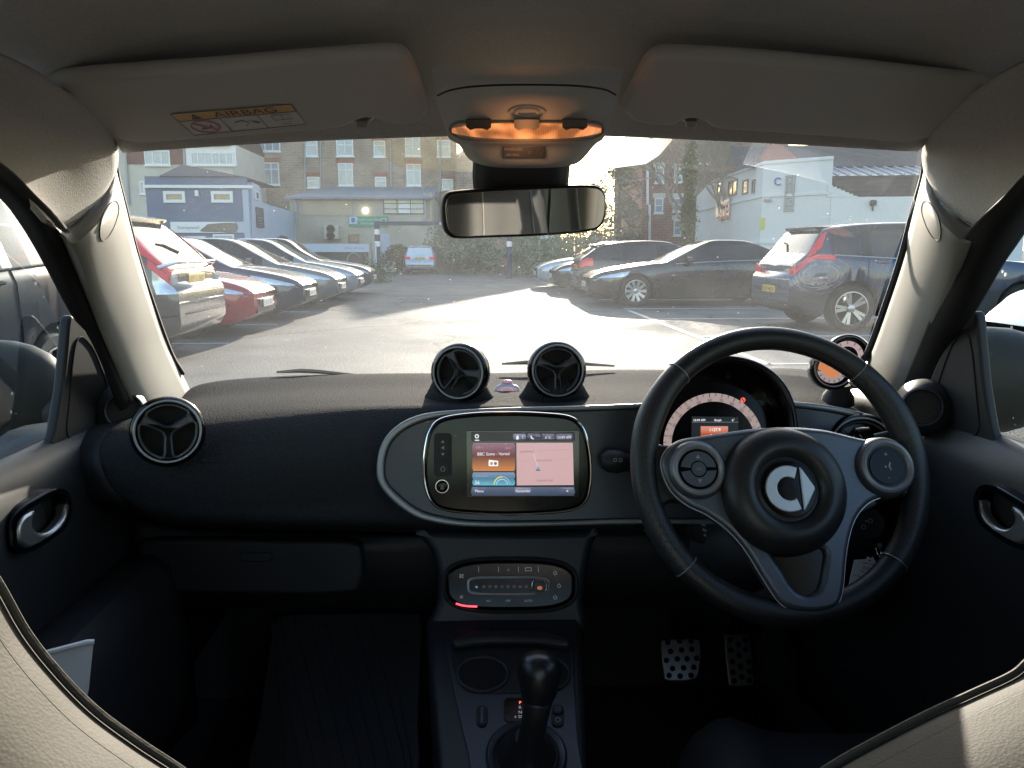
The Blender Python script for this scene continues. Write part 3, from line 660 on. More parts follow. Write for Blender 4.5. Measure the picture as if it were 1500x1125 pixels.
for i, v in enumerate(range(0, 125, 5)):
    a = R(95 - (v - 60) * 1.50)
    dmk.strip(QP, [pt(ro, a), pt(ro - (6 if v % 10 == 0 else 4), a)], 1.0, .0014, 1)
    if v % 10 == 0 and v >= 10: dmk.text(str(v), QP, *pt(ri + 2.2, a), 4.4, 1, .0015, ang=a - R(90))
sd = emis(.55, .42, .40, .42)
obj('speed_scale', dmk, [sd, mat('scale_ink', (.03, .015, .015), .6)], clu)
dsp = MB().poly(QP, [(1013, 610), (1081, 611), (1081, 660), (1012, 660)], .001, 0)
for x, t, w_ in ((1024, '10:49 AM', 3.2), (1051, '0mph', 3.2), (1073.5, '6°', 3.2)): dsp.text(t, QP, x, 615.5, w_, 1, .0016)
dsp.strip(QP, [(1013, 618.5), (1081, 618.5)], .5, .0014, 3)
n = 8
for i in range(n):
    a, b = 624.5 + 26 * i / n, 624.5 + 26 * (i + 1) / n
    dsp.poly(QP, [(1026, a), (1066, a), (1066, b), (1026, b)], .0013, 4 + i)
dsp.text('1127.9', QP, 1047, 629.5, 4.4, 1, .0017); dsp.text('71812', QP, 1047, 638.5, 4.4, 1, .0017)
cols = [(.62, .26, .18), (.60, .22, .14), (.55, .16, .09), (.42, .08, .03), (.60, .10, .03), (.75, .14, .04), (.85, .2, .06), (.85, .25, .08)]
obj('trip_display', dsp, [emis(.02, .025, .03, .3), emis(.9, .9, .9, .8), M_grey, emis(.5, .5, .5, .3)] + [emis(*c_, .62) for c_ in cols], clu)
obj('warning_light', MB().strip(QP, ell(1088, 586, 3, 3, 14), 1.1, .001, closed=True).strip(QP, [(1086, 588), (1090, 584)], 1.2, .001), emis(1, .12, .06, 1.0), clu)
obj('binnacle_lens', MB().plate(HPl, [hin], -.055, -.054, 0), M_clear, clu)

# ---- clock and rev counter pod
def dial(name, c, n, r, parent, face, glow):
    p = PL(c, n)
    o = obj(name, MB().lathe([(r * .75, -.05), (r * .98, -.035), (r * 1.06, -.01), (r * 1.05, .002), (r * .98, .006), (r * .92, .004), (r * .86, -.006), (.001, -.008)], c, p.n, p.ux, 44), M_gloss, parent)
    f = MB(); N_ = 40
    A_ = lambda q, k: p.at(r * k * math.cos(q), r * k * math.sin(q), -.0055)
    if glow:
        f.add([A_(2 * math.pi * i / 30, .66) for i in range(30)], [tuple(range(30))], 1, False)
        a0, a1 = R(190), R(370)
    else: a0, a1 = R(-30), R(215)
    for i in range(N_):
        u, v = a0 + (a1 - a0) * i / N_, a0 + (a1 - a0) * (i + 1) / N_
        f.add([A_(u, .72) + p.n * .001, A_(v, .72) + p.n * .001, A_(v, .46) + p.n * .001, A_(u, .46) + p.n * .001], [(0, 1, 2, 3)], 0, False)
    for i in range(9):
        q = a0 + (a1 - a0) * i / 8
        f.add([A_(q - .03, .70) + p.n * .0016, A_(q + .03, .70) + p.n * .0016, A_(q + .03, .56) + p.n * .0016, A_(q - .03, .56) + p.n * .0016], [(0, 1, 2, 3)], 2, False)
    obj('dial_scale', f, [face, glow or M_dark, M_dark], o)
    obj('dial_rim', MB().tube([p.at(r * .9 * math.cos(q), r * .9 * math.sin(q), .005) for q in [2 * math.pi * i / 48 for i in range(48)]], .0012, 6, closed=True), M_trimgrey, o)
    return o
dial('rev_counter', W(1243, 521, 1.20), (-.22, -.95, .2), .0335, car, emis(.55, .42, .42, .5), None)
dial('clock', W(1220, 540, 1.175), (-.20, -.95, .2), .0315, car, emis(.5, .42, .42, .4), emis(.75, .26, .10, .5))
obj('pod_foot', MB().lathe([(.026, -.012), (.024, 0), (.018, .010), (.016, .02), (.001, .02)], W(1228, 580, 1.215), (0, -.1, 1), None, 32, sx=1.1), M_black, car)

# ================================================================== STEERING WHEEL
SC = W(1143, 688, .90); SN = V((0, -math.cos(R(25)), math.sin(R(25)))); SP = PL(SC, SN); rt = .0150; rm = .1850 - rt
def rim_arc(a0, a1, n, r_extra=0.0):
    P = []; Rr = []
    for i in range(n):
        a = a0 + (a1 - a0) * i / (n - 1)
        P.append(SP.at(rm * math.cos(a), rm * math.sin(a), 0))
        g = math.exp(-((math.degrees(a) % 360 - 158) / 14) ** 2) + math.exp(-((math.degrees(a) % 360 - 22) / 14) ** 2)
        g2 = math.exp(-((math.degrees(a) % 360 - 270) / 30) ** 2)
        Rr.append(rt + .0018 * g + .002 * g2 + r_extra)
    return P, Rr
P_, R_ = rim_arc(0, 2 * math.pi, 121); 
wheel = obj('steering_wheel', MB().tube(P_[:-1], R_[:-1], 20, closed=True), M_wheel, car)
for a0, a1 in ((R(133), R(222)), (R(-42), R(47))):
    P_, R_ = rim_arc(a0, a1, 40, .0006)
    obj('grip', MB().tube(P_, R_, 20), M_perf, wheel)
for d in (133, 222, -42, 47):
    a = R(d); c = SP.at(rm * math.cos(a), rm * math.sin(a)); t = SP.ux * -math.sin(a) + SP.uy * math.cos(a); rad = SP.ux * math.cos(a) + SP.uy * math.sin(a)
    obj('rim_seam', MB().tube([c + (rad * math.cos(q) + SN * math.sin(q)) * (rt + .0012) for q in [2 * math.pi * i / 24 for i in range(24)]], .0008, 5, closed=True), M_trimgrey, wheel)
# leather arms from rim to hub
arms = MB()
for o in ([(946, 640), (962, 650), (990, 655), (1020, 668), (1020, 735), (985, 735), (964, 750), (954, 785), (946, 765), (942, 700)],
          [(1342, 640), (1328, 655), (1300, 660), (1290, 700), (1290, 735), (1318, 725), (1328, 745), (1332, 785), (1340, 765), (1345, 700)],
          [(1090, 872), (1110, 868), (1135, 860), (1215, 862), (1230, 880), (1258, 886), (1235, 905), (1180, 915), (1120, 908)]):
    arms.plate(SP, [curve2(o, 40)], -.018, .006, .007, res=3)
obj('rim_arm', arms, M_wheel, wheel)
tr_o = curve2([(964, 684), (972, 662), (992, 649), (1020, 644), (1060, 638), (1100, 633), (1150, 631), (1200, 635), (1250, 647), (1292, 653), (1314, 664), (1322, 688), (1314, 712), (1290, 727), (1262, 740), (1242, 766), (1231, 810), (1226, 862), (1217, 886), (1194, 895), (1160, 894), (1136, 884), (1112, 850), (1086, 808), (1060, 778), (1030, 756), (1000, 741), (976, 718)], 130)
tr_h = curve2([(1120, 806), (1150, 810), (1196, 806), (1196, 840), (1190, 862), (1180, 870), (1166, 871), (1153, 862), (1140, 842)], 50)
sp = obj('spoke_trim', MB().plate(SP, [tr_o, tr_h], -.004, .0205, .006, res=3), M_spoke, wheel)
obj('spoke_edge', MB().tube([SP.hit(*q, .0145) for q in tr_o], .0011, 6, closed=True), M_silver, wheel)
obj('spoke_insert', MB().plate(SP, [curve2([(1112, 806), (1150, 800), (1206, 802), (1205, 845), (1197, 870), (1184, 879), (1164, 880), (1146, 870), (1128, 842)], 50)], -.012, .013, .003), M_gloss, wheel)
hc = SP.hit(1137, 722)
def hub_pts(k): return None
a0 = SP.px(1137, 732)
hub = MB().lathe([(r * a0, h) for r, h in ((90, .010), (89, .024), (85, .034), (78, .041), (68, .0455), (59, .0475), (52, .0455), (46, .040), (43.5, .036), (40.5, .036), (39, .037), (.1, .037))], hc, SN, SP.ux, 64, sx=1.0, sy=1.02)
obj('hub', hub, M_wheel if False else mat('hub_vinyl', (.016, .016, .018), .42, bump=.15, bscale=1200, vary=.15, spec=.45), wheel)
# emblem: open ring with an arrow tip
HP = PL(hc + SN * .0375, SN); ec = HP.uv(1159, 712); ea = HP.px(1159, 712)
EP = PL(hc + SN * .037, SN); e0 = (0, 0); ku = EP.px(1155, 715)
bd = MB().lathe([(40 * ku, 0), (39.5 * ku, .0014), (37 * ku, .0016), (.001, .0012)], EP.o, SN, SP.ux, 48)
em = obj('badge', bd, M_gloss, wheel)
angs = [R(62 + (298 - 62) * i / 40) for i in range(41)]
ringo = [(33.5 * ku * math.cos(a) - 1 * ku, 33.5 * ku * math.sin(a)) for a in angs]; ringi = [(16.5 * ku * math.cos(a) - 1 * ku, 16.5 * ku * math.sin(a)) for a in reversed([R(52 + (308 - 52) * i / 40) for i in range(41)])]
mk = MB().plate(EP, [ringo + ringi], .001, .0045, .0012, local=True)
mk.plate(EP, [curve2([(18 * ku, 27 * ku), (18.5 * ku, 30 * ku), (22 * ku, 27 * ku), (36 * ku, 4 * ku), (37 * ku, 0), (36 * ku, -4 * ku), (22 * ku, -27 * ku), (18.5 * ku, -30 * ku), (18 * ku, -27 * ku), (18 * ku, 0)], 50)], .001, .0045, .0012, local=True)
obj('badge_emblem', mk, M_silver, wheel)
obj('airbag_lettering', MB().text('AIRBAG', PL(hc + SN * .0405, SN), 1163, 772, 6, 0, 0), mat('emboss', (.035, .035, .04), .35), wheel)
# button pods
for (cx, cy, kind) in ((1014, 692, 'l'), (1283, 688, 'r')):
    c = SP.hit(cx, cy, .010); kk_ = SP.px(cx, cy)
    pd = obj('button_pod', MB().lathe([(44 * kk_, .000), (42 * kk_, .012), (37 * kk_, .019), (33 * kk_, .0205), (30 * kk_, .019), (28.5 * kk_, .016), (.001, .0158)], c, SN, SP.ux, 48, ms=[0, 0, 1, 1, 1, 2, 2]), [M_spoke, M_trimgrey, M_gloss], wheel)
    BPn = PL(c + SN * .0162, SN); u0, v0 = 0, 0
    bm_ = MB(); kb_ = BPn.px(cx, cy)
    L2 = lambda P: [(x * kb_, y * kb_) for x, y in P]
    if kind == 'l':
        up_ = [(26 * math.cos(R(a)), 26 * math.sin(R(a))) for a in range(4, 177, 8)] + [(12 * math.cos(R(a)), 12 * math.sin(R(a))) for a in range(172, 6, -10)]
        obj('pod_buttons', MB().plate(BPn, [L2(up_)], 0, .002, .0006, local=True).plate(BPn, [L2([(x, -y) for x, y in up_])], 0, .002, .0006, local=True).plate(BPn, [L2(ell(0, 0, 10.5))], 0, .0026, .0006, local=True), M_spoke, wheel)
        k2_ = kb_
        tp = lambda P: bm_.add([BPn.at(x * kb_, y * kb_, .0031) for x, y in P], [tuple(range(len(P)))], 0, False)
        tp([(-3.5, 15), (3.5, 15), (0, 21)]); tp([(-3.5, -15), (0, -21), (3.5, -15)])
        vs_, fs_, x0, x1, y0, y1 = font('OK'); s_ = 6.5 * kb_
        bm_.add([BPn.at((x - (x0 + x1) / 2) * s_, (y - .35) * s_, .0032) for x, y in vs_], fs_, 0, False)
    else:
        obj('pod_buttons', MB().plate(BPn, [L2(ell(0, 0, 26))], 0, .0012, .0006, local=True), M_gloss, wheel)
        for t, y in (('+', 17), ('-', -17)):
            vs_, fs_, x0, x1, y0, y1 = font(t); s_ = 11 * kb_
            bm_.add([BPn.at((x - (x0 + x1) / 2) * s_, (y_ - (y0 + y1) / 2) * s_ + y * kb_, .0018) for x, y_ in vs_], fs_, 0, False)
        for q in (((-5, -1), (-3, 1), (-1, -1), (-3, -3)), ((1, 0), (4, 6), (5.5, 5), (3.5, 0), (5.5, -5), (4, -6))):
            bm_.add([BPn.at(x * kb_, y * kb_, .0018) for x, y in q], [tuple(range(len(q)))], 0, False)
    obj('pod_marks', bm_, M_grey, wheel)
# embossed horn sign
obj('horn_mark', MB().strip(PL(hc + SN * .039, SN), [(1203, 683), (1206, 687), (1211, 685), (1213, 681)], 1.2, 0), M_dark, wheel)

# ---- column, stalks and the switches seen through the wheel
shr = MB().loft([[W(*p) for p in r] for r in ([(1020, 742, 1.09), (1080, 720, 1.05), (1145, 715, 1.04), (1210, 720, 1.05), (1290, 742, 1.09)],
      [(1010, 790, 1.05), (1080, 790, .995), (1145, 790, .985), (1210, 790, .995), (1300, 790, 1.05)],
      [(1015, 850, 1.05), (1080, 860, 1.0), (1145, 865, .99), (1210, 860, 1.0), (1300, 850, 1.05)],
      [(1030, 890, 1.15), (1080, 895, 1.12), (1145, 898, 1.11), (1210, 895, 1.12), (1280, 890, 1.15)])], 24, 5)
col = obj('column_shroud', shr, M_black, car)
SW = PL(W(1150, 790, 1.035), (0, -.94, .34))
def knob(name, px, py, r, marks, pln=SW):
    c = pln.hit(px, py); k = pln.px(px, py)
    o = obj(name, MB().lathe([(r * k * 1.15, -.02), (r * k * 1.12, .004), (r * k, .007), (r * k * .8, .006), (.001, .0058)], c, pln.n, pln.ux, 30), M_black, car)
    b = MB(); q = PL(c + pln.n * .0064, pln.n); marks(b, q); obj('switch_marks', b, M_grey, o); return o
knob('light_switch', 1028, 774, 19, lambda b, q: [b.strip(q, [(1027, 767), (1033, 770)], 3, 0), b.strip(q, [(1029, 775), (1035, 778)], 3, 0), b.strip(q, [(1031, 783), (1037, 786)], 3, 0)])
knob('range_switch', 1064, 806, 12, lambda b, q: [b.text('RES', q, 1062, 802, 4, 0, .0002)])
knob('speed_limit_switch', 1271, 767, 21, lambda b, q: [b.strip(q, ell(1275, 763, 3, 3, 12), 1, 0, closed=True), b.strip(q, ell(1265, 772, 3, 3, 12), 1, 0, closed=True), b.strip(q, [(1267, 763), (1271, 764)], 2, 0)])
knob('headlamp_switch', 1242, 798, 13, lambda b, q: [b.strip(q, [(1238, 797), (1241, 797)], 3, 0), b.strip(q, ell(1245, 798, 2.5, 2, 10), 1, 0, closed=True)])
st = MB().tube([W(1010, 690, 1.06), W(960, 684, 1.045), W(925, 678, 1.035), W(905, 676, 1.03), W(890, 675, 1.028), W(880, 675, 1.028)], [.008, .0085, .010, .0165, .016, .009], 18, flat=1.0)
sk = obj('indicator_stalk', st, M_black, car)
skp = PL(W(908, 674, 1.0125), (0, -.95, .3))
obj('stalk_marks', MB().strip(skp, [(899, 672), (899, 676), (903, 676), (903, 672)], 1, 0, closed=True).strip(skp, [(907, 672), (907, 676), (911, 676), (911, 672)], 1, 0, closed=True), M_grey, sk)
obj('stalk_ring', MB().tube([W(922, 678, 1.034), W(926, 678.3, 1.0355)], [.0125, .0125], 16), M_satin, sk)
ws_ = MB().tube([W(1200, 690, 1.06), W(1235, 668, 1.03), W(1250, 652, 1.02), W(1262, 640, 1.015), W(1275, 636, 1.015)], [.008, .009, .014, .017, .010], 16)
wk = obj('wiper_stalk', ws_, M_gloss, car)
obj('stalk_tip', MB().tube([W(1270, 645, 1.015), W(1290, 641, 1.02), W(1306, 637, 1.03)], [.007, .0075, .0065], 14), M_satin, wk)
wpp = PL(W(1258, 641, .997), (0, -.95, .3))
obj('stalk_marks', MB().strip(wpp, arc(1258, 641, 4, -60, 80), 1.2, 0).strip(wpp, [(1251, 643), (1251, 637)], 1, 0), M_grey, wk)
# ================================================================== OVERHEAD CONSOLE AND MIRROR
OC = [[(632, 100, .80), (690, 96, .775), (772, 95, .765), (850, 96, .775), (912, 100, .80)],
      [(636, 132, .835), (690, 122, .795), (772, 119, .785), (850, 121, .795), (908, 130, .835)],
      [(640, 150, .845), (690, 143, .80), (772, 141, .79), (850, 142, .80), (904, 149, .845)],
      [(650, 180, .87), (690, 176, .83), (772, 174, .82), (850, 175, .83), (896, 179, .87)],
      [(658, 203, .90), (690, 206, .86), (772, 207, .85), (850, 206, .86), (884, 203, .90)],
      [(672, 212, .915), (700, 216, .88), (772, 217, .87), (840, 216, .88), (872, 212, .915)],
      [(686, 232, .93), (715, 241, .895), (772, 243, .885), (825, 241, .895), (855, 232, .93)],
      [(700, 240, .97), (725, 245, .96), (772, 246, .955), (820, 245, .96), (845, 240, .97)]]
om = MB().loft([[W(*p) for p in r] for r in OC], 36, 5)
oc = obj('overhead_console', om, M_visor, car)
obv = BVHTree.FromPolygons(om.v, om.f)
def on_con(px, py, off=0.0):
    d = ray(px, py).normalized(); h = obv.ray_cast(CAM, d)
    return (h[0] if h[0] is not None else W(px, py, .85)) - d * off
obj('console_seam', MB().tube([on_con(*q, .0) for q in curve2([(641, 140), (660, 132), (690, 127), (730, 124.5), (772, 124), (815, 124.5), (850, 126), (885, 131), (902, 139)], 60, False)], .0010, 6), M_black, oc)
LP_ = PL(W(772, 192, .845), (0, -.98, -.12))
def proj_plate(outline, off0, off1, mb=None):
    """a skin that follows the console face"""
    mb = mb or MB(); n = len(outline); b = len(mb.v)
    return mb
lens_o = curve2([(659, 189), (668, 180), (690, 178), (772, 178), (850, 178), (876, 180), (884, 189), (876, 199), (850, 204), (772, 205.5), (690, 204), (668, 199)], 60)
# fluted lamp lens
fl_ = MB(); NX, NY = 120, 6
for i in range(NX + 1):
    x = 662 + (881 - 662) * i / NX
    t = abs((x - 771.5) / 109.5) ** 3.2; yt = 180.5 + 8 * t; yb = 203.5 - 9 * t
    for k in range(NY + 1): fl_.v.append(on_con(x, yt + (yb - yt) * k / NY, .0025 + .0018 * (i % 2)))
for i in range(NX):
    for k in range(NY):
        a = i * (NY + 1) + k; fl_.f.append([a, a + 1, a + NY + 2, a + NY + 1]); fl_.m.append(0); fl_.sm.append(False)
def lens_mat():
    m = mat('lamp_lens', (.12, .07, .04), .3, emit=(1.0, .33, .10), estr=1.0); nt = m.node_tree; N = nt.nodes; L = nt.links; b = N['Principled BSDF']
    tc = N.new('ShaderNodeTexCoord'); ln = N.new('ShaderNodeTexNoise'); ln.inputs['Scale'].default_value = 45; ln.inputs['Detail'].default_value = 1
    mr = N.new('ShaderNodeMapRange'); mr.inputs[1].default_value = .35; mr.inputs[2].default_value = .7; mr.inputs[3].default_value = .08; mr.inputs[4].default_value = .36
    L.new(tc.outputs['Object'], ln.inputs['Vector']); L.new(ln.outputs['Fac'], mr.inputs[0]); L.new(mr.outputs[0], b.inputs['Emission Strength']); return m
obj('reading_lamp', fl_, lens_mat(), oc)
obj('lamp_rim', MB().tube([on_con(*q, .001) for q in lens_o], .0017, 6, closed=True), M_trim, oc)
for x in (701, 771.5, 842):
    sw = MB()
    pts = [on_con(x + dx, dy, .009) for dx, dy in ((-17, 176), (-17, 186), (-12, 189.5), (-5, 187.5), (5, 187.5), (12, 189.5), (17, 186), (17, 176))]
    bk = [on_con(x + dx, dy, .0) for dx, dy in ((-19, 174), (-18, 187), (-12, 191), (-5, 189), (5, 189), (12, 191), (18, 187), (19, 174))]
    sw.add(pts + bk, [tuple(range(8))] + [(i, (i + 1) % 8, 8 + (i + 1) % 8, 8 + i) for i in range(8)], 0, False)
    obj('lamp_switch', sw, mat('switch_grey', (.10, .09, .08), .5), oc, bevel=.001)
obj('sensor_ring', MB().tube([on_con(772 + 26 * math.cos(q), 164 - 9 * math.sin(q), .0005) for q in [math.pi * 2 * i / 40 for i in range(40)]], .0012, 6, closed=True).tube([on_con(772 + 16 * math.cos(q), 164 - 5.5 * math.sin(q), .0) for q in [math.pi * 2 * i / 30 for i in range(30)]], .002, 6, closed=True), M_visor, oc)
al = MB()
NP = PL(on_con(770, 222, .003), (0, -.97, -.24))
wp = obj('airbag_display', MB().plate(NP, [rr(737, 213, 799, 232, 3)], -.004, .0008, .0005), mat('display_dark', (.05, .045, .04), .35), oc)
obj('display_text', MB().text('PASSENGER', NP, 752, 218.5, 3.6, 0, .0012).text('AIR BAG', NP, 751, 226.5, 3.6, 0, .0012).strip(NP, ell(790, 222, 4.5, 4.5, 18), .9, .0012, 1, True).strip(NP, [(787, 219), (793, 225)], .9, .0012, 1).poly(NP, [(772, 225), (776, 219), (779, 222), (777, 226)], .0012, 1), [mat('display_text', (.55, .45, .36), .6), mat('display_icon', (.16, .14, .12), .6)], wp)

lb_ = bpy.data.lights.new('nose_fill', 'POINT'); lb_.energy = .013; lb_.color = (1, .42, .16); lb_.shadow_soft_size = .012  # unseen light added before the console, standing in for lens glow on its nose
lbo = bpy.data.objects.new('nose_fill', lb_); COL.objects.link(lbo); lbo.location = on_con(772, 216, .05); lbo.parent = oc
# ---- interior mirror
mc = W(768, 311, .965)
n_in = (V((.36, .10, 1.12)) - mc).normalized(); n_cam = (V((-.05, -.15, 1.27)) - mc).normalized()
MN = (n_in * .58 + n_cam * .42).normalized()
MPn = PL(mc, MN)
mo = curve2([(648, 312), (648.5, 296), (654, 285), (668, 280), (720, 276), (772, 273.5), (830, 271.5), (865, 271), (881, 275), (888, 286), (889.5, 302), (887, 322), (878, 335), (860, 340), (820, 344), (770, 347), (720, 348.5), (675, 350), (660, 347), (651, 335)], 90)
mi = curve2([(652.5, 312), (653, 298), (657.5, 288.5), (669.5, 284), (720, 280), (772, 277.5), (830, 275.5), (864, 275), (878, 278.5), (884, 288), (885, 302), (882.5, 320), (874.5, 331.5), (858, 336), (820, 340), (770, 343), (720, 344.5), (676, 346), (663, 343), (655.5, 333)], 90)
mir = obj('rear_view_mirror', MB().plate(MPn, [mo], -.022, .001, .006, res=4), M_black, car)
obj('mirror_glass', MB().plate(MPn, [mi], .0008, .0018, .0004), M_mirror, mir)
obj('mirror_stalk', MB().loft([[W(*p) for p in r] for r in ([(693, 235, .985), (720, 232, .965), (765, 231, .96), (810, 232, .965), (836, 235, .985)], [(692, 258, .99), (720, 258, .97), (765, 258, .965), (808, 258, .97), (834, 258, .99)], [(694, 282, .995), (720, 284, .98), (765, 285, .978), (808, 283, .98), (832, 281, .995)])], 20, 4), M_black, mir, solid=-.02)

# ================================================================== SUN VISORS
VP = PL(W(340, 150, .87), (0, -.26, -.966))
vl = curve2([(46, 121), (60, 113), (130, 105), (300, 93), (450, 80), (560, 72), (592, 75), (606, 92), (620, 126), (628, 150), (622, 166), (600, 174), (572, 174), (556, 168), (540, 165), (524, 169), (512, 176), (490, 180), (420, 187), (300, 196), (190, 204), (150, 203), (108, 188), (84, 166)], 120)
vr = curve2([(912, 148), (924, 122), (940, 92), (956, 78), (985, 74), (1100, 80), (1250, 94), (1400, 110), (1480, 116), (1497, 124), (1478, 150), (1452, 178), (1425, 196), (1390, 205), (1340, 204), (1250, 196), (1130, 187), (1058, 182), (1040, 178), (1028, 170), (1012, 166), (998, 170), (988, 176), (958, 176), (930, 170), (916, 160)], 120)
v1 = obj('sun_visor', MB().plate(VP, [vl], -.010, .008, .008, res=5), M_visor, car, label='sun visor with a yellow airbag warning label')
VP2 = PL(W(1200, 150, .87), (0, -.26, -.966))
v2 = obj('sun_visor', MB().plate(VP2, [vr], -.010, .008, .008, res=5), M_visor, car)
for v, pl_, x in ((v1, VP, 531), (v2, VP2, 1012)):
    obj('visor_hook', MB().plate(pl_, [curve2([(x - 18, 174), (x - 10, 166), (x + 9, 165), (x + 19, 172), (x + 12, 179), (x - 10, 180)], 30)], -.022, .000, .004).plate(pl_, [rr(x - 9, 169, x + 9, 180, 3)], -.006, .006, .002), mat('hook_grey', (.09, .085, .075), .5), v)
# warning label: corners on the visor
lab = MB(); q0, q1, q2, q3 = (250, 155.5), (426, 140.5), (448, 170.5), (285, 187)
def lp(s, t):
    a = (q0[0] + (q1[0] - q0[0]) * s, q0[1] + (q1[1] - q0[1]) * s); b = (q3[0] + (q2[0] - q3[0]) * s, q3[1] + (q2[1] - q3[1]) * s)
    return (a[0] + (b[0] - a[0]) * t, a[1] + (b[1] - a[1]) * t)
HL = .0086
def lpoly(P, m, h=HL): lab.poly(VP, [lp(*p) for p in P], h, m)
lpoly([(0, 0), (1, 0), (1, .36), (0, .36)], 0); lpoly([(0, .36), (1, .36), (1, 1), (0, 1)], 1)
def lline(P, w, m, h=HL + .0004): lab.strip(VP, [lp(*p) for p in P], w, h, m)
for P in (((0, 0), (1, 0), (1, 1), (0, 1), (0, 0)), ((0, .36), (1, .36)), ((.345, .36), (.345, 1)), ((.665, .36), (.665, 1))): lline(P, 1.0, 2)
vs_, fs_, x0, x1, y0, y1 = font('AIRBAG')
lab.add([VP.hit(*lp(.32 + .53 * (x - x0) / (x1 - x0), .31 - .26 * y / .72), HL + .0005) for x, y in vs_], fs_, 2, False)
lpoly([(.12, .32), (.21, .32), (.165, .06)], 2, HL + .0004)
ring_ = [(.165 + .115 * math.cos(q), .68 + .27 * math.sin(q)) for q in [2 * math.pi * i / 30 for i in range(31)]]
lline(ring_, 2.6, 3); lline([(.085, .49), (.245, .87)], 2.6, 3); lpoly([(.11, .78), (.16, .62), (.2, .72), (.23, .55), (.21, .8)], 2, HL + .0003)
lline([(.43, .62), (.50, .55), (.55, .68), (.50, .82)], 2, 4); lpoly([(.56, .58), (.63, .66), (.64, .76), (.6, .72)], 2, HL + .0003)
lline([(.77, .45), (.93, .45), (.93, .68), (.77, .68), (.77, .45)], 1, 4); lline([(.85, .45), (.85, .68)], 1, 4); lline([(.83, .75), (.82, .9), (.88, .9), (.89, .76)], 1, 4)
obj('warning_label', lab, [mat('label_yellow', (.62, .36, .10), .5), mat('label_white', (.55, .52, .50), .5), mat('label_ink', (.03, .03, .03), .5), mat('label_red', (.42, .12, .12), .5), mat('label_grey', (.16, .15, .15), .5)], v1)

